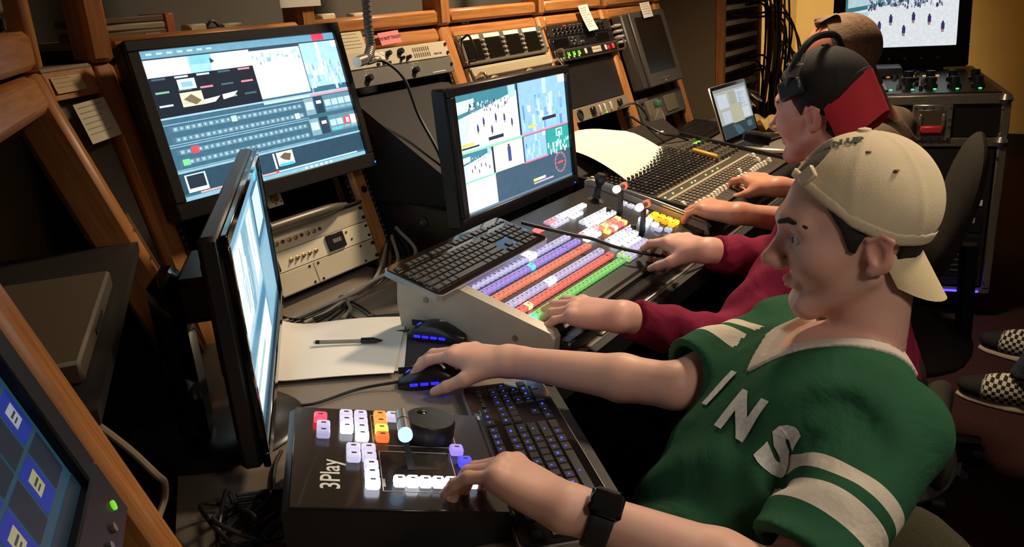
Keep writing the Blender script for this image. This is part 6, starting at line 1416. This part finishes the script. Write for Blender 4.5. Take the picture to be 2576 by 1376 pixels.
def on_head(o, H, p, n_, up_, parent):
    n_ = nrm(n_); up_ = nrm(np.array(up_) - n_ * (np.array(up_) @ n_)); o.matrix_local = Matrix.Translation(Vector(H.w(*p)) - parent.location) @ Matrix([[*r_, 0] for r_ in (H.M @ np.column_stack([np.cross(up_, n_), up_, n_])).tolist()] + [[0, 0, 0, 1]])
pd = part('temple_pad', G().rbox(-.026, .026, -.020, .020, -.008, .010, .005), mat('pad_black', '#1e2024', .4), hs); on_head(pd, H2, (-.092, .030, .048), (-1, .1, .1), (.1, .3, 1), p2)
sl2 = part('slider', G().rbox(-.012, .012, -.026, .026, -.003, .004, .002), mat('slider_grey', '#5d564c', .5), hs); on_head(sl2, H2, (-.094, .016, .096), (-.85, .1, .5), (.5, -.1, .85), p2)
lt = link('lettering', text_mesh('Clear-Com', .0085, mat('print_white', '#f2efe8', .5)), hs); on_head(lt, H2, (-.0990, .0166, .0990), (-.85, .1, .5), (.5, -.1, .85), p2)
ec = part('ear_cup', G().lathe([(.0, -.02), (.036, -.018), (.038, 0), (.03, .014), (0, .016)], 22), BLK, hs); on_head(ec, H2, (.098, -.01, -.012), (1, 0, 0), (0, 0, 1), p2)
mc = part('mic_boom', G().tube([H2.w(.098, .0, -.02) - np.array(p2.location), H2.w(.085, .07, -.05) - np.array(p2.location), H2.w(.045, .118, -.066) - np.array(p2.location), H2.w(.01, .135, -.07) - np.array(p2.location)], .003, 6, 6), BLK, hs)
part('mic_foam', G().tube([H2.w(.012, .128, -.068) - np.array(p2.location), H2.w(-.004, .160, -.058) - np.array(p2.location), H2.w(-.018, .178, -.052) - np.array(p2.location)], [.013, .015, .010], 12, 4), mat('foam_black', '#0e0d0d', .95, bump=.6, bscale=700), hs)

# ------------------------------------------------------------------ the man at the audio mixer
SK3 = skin_material('skin_ruddy', '#d69a7c')
H3 = Head((2.375, .53, 1.150), 104, 10, 0, 1.0)
B3_ = Body((2.42, .44, .52), (2.225, .405, .935), (2.57, .435, .935), (2.398, .455, .995), None)
E3L, W3L = V3(2.09, .455, .775), V3(1.945, .655, .832); E3R, W3R = V3(2.44, .47, .765), V3(2.245, .650, .832)
S3 = SD(); B3_.torso(S3, -.012); S3.cone(H3.w(0, -.022, -.045), B3_.neck, .056, .062, .03); B3_.arm(S3, B3_.SL, E3L, W3L); B3_.arm(S3, B3_.SR, E3R, W3R); H3.prims(S3)
k3 = [V3(2.30, .60, .53), V3(2.56, .60, .53)]; a3 = [V3(2.30, .68, .10), V3(2.55, .68, .10)]; h3 = [B3_.at(0, 0, -.09), B3_.at(0, 0, .09)]; B3_.legs(S3, h3, k3, a3); [foot_prims(S3, a, (0, 1, 0)) for a in a3]
_, _, _, t3l = hand(S3, W3L, (.30, .95, .04), (-.05, -.1, 1), False, ((26, 30, 18), (28, 34, 20), (28, 34, 20), (28, 30, 18)), (.12, .02, -.08, -.2), (.5, .4, .2), 1.05)
_, _, _, t3r = hand(S3, W3R, (.55, .83, .06), (-.05, -.1, 1), True, ((20, 24, 16), (26, 30, 18), (34, 36, 20), (38, 38, 22)), (.12, .02, -.08, -.18), (.6, .45, .25), 1.05)
hb = [(*around([W3L, E3L, *t3l.values()], .048), .003), (*around([W3R, E3R, *t3r.values()], .048), .003), (H3.c - V3(.14, .14, .15), H3.c + V3(.14, .15, .155), .0036)]
p3 = person('man with short brown hair and brown shirt working the audio mixer faders', S3, hb, (V3(1.8, .05, -.02), V3(2.8, .98, 1.05)), (2.42, .33, 0), SK3, [H3], dict(sun=.8), .006)
eyes_brows(H3, p3, '#4a3424', S3)
sh3 = SD(); B3_.torso(sh3, .006)
for Sh, E in ((B3_.SL, E3L), (B3_.SR, E3R)): hem = Sh + (E - Sh) * .75; sh3.cone(Sh, hem + (E - Sh) * .2, .066, .066, .045, cut=(hem, nrm(E - Sh)))
shell_part('shirt', lambda P: np.maximum(np.maximum(sh3(P) + fold2(P), -SD().cone(H3.w(0, -.02, -.06), B3_.neck, .066, .070, 0)(P)), .42 - P[:, 2]), V3(2.0, .1, .40), V3(2.75, .68, 1.1), .0068, cloth_material('brown_shirt', '#6a5848', None, .4), p3)
tr3 = SD(); B3_.legs(tr3, h3, k3, a3, .014); tr3.ell(B3_.at(0), (.175, .13, .13), B3_.M, .05); shell_part('trousers', lambda P: np.maximum(tr3(P), .07 - P[:, 2]), V3(2.1, .1, .04), V3(2.8, .85, .7), .012, cloth_material('navy_trousers', '#1c1e24', None, .3), p3)
shell_part('hair', hair_f(H3, (.079, .095, .089), ((-.12, -.06, -.03, -.012, .006, .014, .028, .06), (-.085, -.075, -.05, .0, -.02, .05, .12, .14)), skin=S3), H3.c - .14, H3.c + .15, .0036, mat('hair_sandy', '#8a6848', .75, bump=.9, bscale=420, stretch=(1, .12, 1), noise=.5, nscale=160), p3)
tf = SD()
for q in (-.045, -.022, 0, .022, .045): tf.cone(H3.w(q, .000, .108), H3.w(q * .9, .046, .114 - abs(q) * .3), .012, .007, .012)
shell_part('hair_quiff', tf, H3.c - .05, H3.c + .20, .0034, MATS['hair_sandy'], p3)

# ------------------------------------------------------------------ the person sitting behind, only the legs in view
SK4 = skin_material('skin_plain', '#c9937a')
B4_ = Body((2.62, -.62, .50), (2.54, -.44, .95), (2.82, -.68, .95), (2.70, -.60, 1.02), None)
H4 = Head((2.74, -.55, 1.17), 50, 5, 0, 1.); S4 = SD(); B4_.torso(S4, -.01); S4.cone(H4.w(0, -.02, -.045), B4_.neck, .055, .06, .03); H4.prims(S4)
k4 = [V3(2.80, -.17, .50), V3(3.10, -.22, .50)]; a4 = [V3(2.89, .025, .10), V3(3.30, .005, .10)]; h4 = [B4_.at(0, 0, -.09), B4_.at(0, 0, .09)]; B4_.legs(S4, h4, k4, a4)
E4L, W4L = V3(2.62, -.28, .72), V3(2.80, -.14, .60); E4R, W4R = V3(2.98, -.52, .72), V3(3.08, -.26, .60); B4_.arm(S4, B4_.SL, E4L, W4L); B4_.arm(S4, B4_.SR, E4R, W4R)
_, _, _, q1 = hand(S4, W4L, (.35, .9, -.2), (.1, 0, 1), False, ((20, 25, 15),) * 4); _, _, _, q2 = hand(S4, W4R, (.35, .9, -.2), (.1, 0, 1), True, ((20, 25, 15),) * 4)
p4 = person('seated person in jeans and black and white checked shoes behind the operators', S4, [(*around([W4L, *q1.values()], .048), .0035), (*around([W4R, *q2.values()], .048), .0035), (H4.c - V3(.15, .15, .15), H4.c + V3(.15, .15, .15), .004)], (V3(2.3, -.95, .05), V3(3.5, .25, 1.1)), (2.70, -.5, 0), SK4, [H4], None, .011)
eyes_brows(H4, p4, skin=S4)
JE = SD(); B4_.legs(JE, h4, k4, a4, .014); JE.ell(B4_.at(0), (.175, .13, .13), B4_.M, .05); shell_part('jeans', lambda P: np.maximum(JE(P), .115 - P[:, 2]), V3(2.3, -.9, .08), V3(3.5, .25, .72), .011, cloth_material('blue_jeans', '#3a3f4c', None, .4), p4)
T4 = SD(); B4_.torso(T4, .006)
for Sh, E, W in ((B4_.SL, E4L, W4L), (B4_.SR, E4R, W4R)): T4.cone(Sh, E, .066, .054, .045); T4.cone(E, W + (E - W) * .1, .054, .04, .03, cut=(W + (E - W) * .1, nrm(W - E)))
shell_part('sweater', lambda P: np.maximum(T4(P), .45 - P[:, 2]), V3(2.3, -.95, .4), V3(3.3, 0, 1.1), .010, cloth_material('beige_sweater', '#8a765c', None, .4), p4)
shell_part('hair', hair_f(H4, (.079, .095, .089), ((-.12, -.05, .0, .03, .06, .09), (-.09, -.08, -.02, .0, .06, .09)), skin=S4), H4.c - .15, H4.c + .15, .005, mat('hair_brown', '#2b1c14', .7), p4)
def shoe(a, d):
    d = nrm(V3(d[0], d[1], 0)); l_ = V3(-d[1], d[0], 0); a = np.array(a); c = V3(a[0], a[1], 0); M = np.column_stack([l_, d, V3(0, 0, 1)])
    up = SD().ell(c + d * .03 + V3(0, 0, .055), (.046, .085, .055), M, 0).ell(c + d * .115 + V3(0, 0, .045), (.046, .085, .034), M, .05).cone(c - d * .02 + V3(0, 0, .06), c - d * .01 + V3(0, 0, .115), .045, .044, .03); up.fn(lambda P: .02 - P[:, 2])
    m_ = bpy.data.materials.get('checked_canvas')
    if m_ is None:
        m_ = bpy.data.materials.new('checked_canvas'); m_.use_nodes = True; nt = m_.node_tree; a1 = nt.nodes.new('ShaderNodeAttribute'); a1.attribute_name = 'chk'; ck_ = nt.nodes.new('ShaderNodeTexChecker'); ck_.inputs['Scale'].default_value = 1.0
        ck_.inputs['Color1'].default_value = (*lin('#c9bfae'), 1); ck_.inputs['Color2'].default_value = (*lin('#141212'), 1); nt.links.new(a1.outputs['Vector'], ck_.inputs['Vector']); nt.links.new(ck_.outputs['Color'], nt.nodes['Principled BSDF'].inputs['Base Color']); nt.nodes['Principled BSDF'].inputs['Roughness'].default_value = .85
    def at_(V):
        q = (V - c) @ M; u_ = np.where(q[:, 1] < .115, q[:, 1] / .012, .5 + 0 * q[:, 1]); v_ = np.where(q[:, 1] < .115, q[:, 2] / .012, .5); return {'chk': np.column_stack([u_ + 50.001, v_ + 50.001, np.full(len(V), .5)])}
    o = shell_part('shoe', up, c - .2 + V3(0, 0, .19), c + V3(.25, .25, .16), .0045, m_, p4, at_)
    so = SD().ell(c + d * .05, (.050, .150, .05), M, 0); so.fn(lambda P: np.maximum(.001 - P[:, 2], P[:, 2] - .026)); shell_part('sole', so, c - V3(.2, .2, .01), c + V3(.27, .27, .04), .0045, mat('sole_cream', '#bdb09a', .7), o)
    lc = G()
    for k in range(5): pz = c + d * (.035 + k * .014) + V3(0, 0, .108 - k * .009); lc.tube([pz - l_ * .022, pz + V3(0, 0, .006), pz + l_ * .022], .003, 6, 4)
    lo_ = part('laces', G().add([tuple(np.array(v) - np.array(p4.location)) for v in lc.v], lc.f), mat('lace_white', '#cfc6b8', .8), o)
shoe(a4[0], (.15, .99)); shoe(a4[1], (.26, .96))

# ------------------------------------------------------------------ chairs the people sit on
chair('dark fabric office chair under the man in green', (1.02, .29, 0), 130, 40, .36, (0, -.20, .46), .15, .19, mat('chair_olive', '#3d3a2c', .95, noise=.25, nscale=300, spec=.1))
chair('dark fabric office chair under the man in maroon', (1.80, .33, 0), 97, 6, .36, (0, -.15, .42), .08, .18)
chair('tall backed dark fabric office chair under the man at the mixer', (2.36, .36, 0), 97, 16, .40, (-.03, -.118, .78), .20, .18)
chair('dark fabric office chair under the person in jeans', (2.64, -.60, 0), 50, 8, .41, (0, -.22, .72), .24, .21)
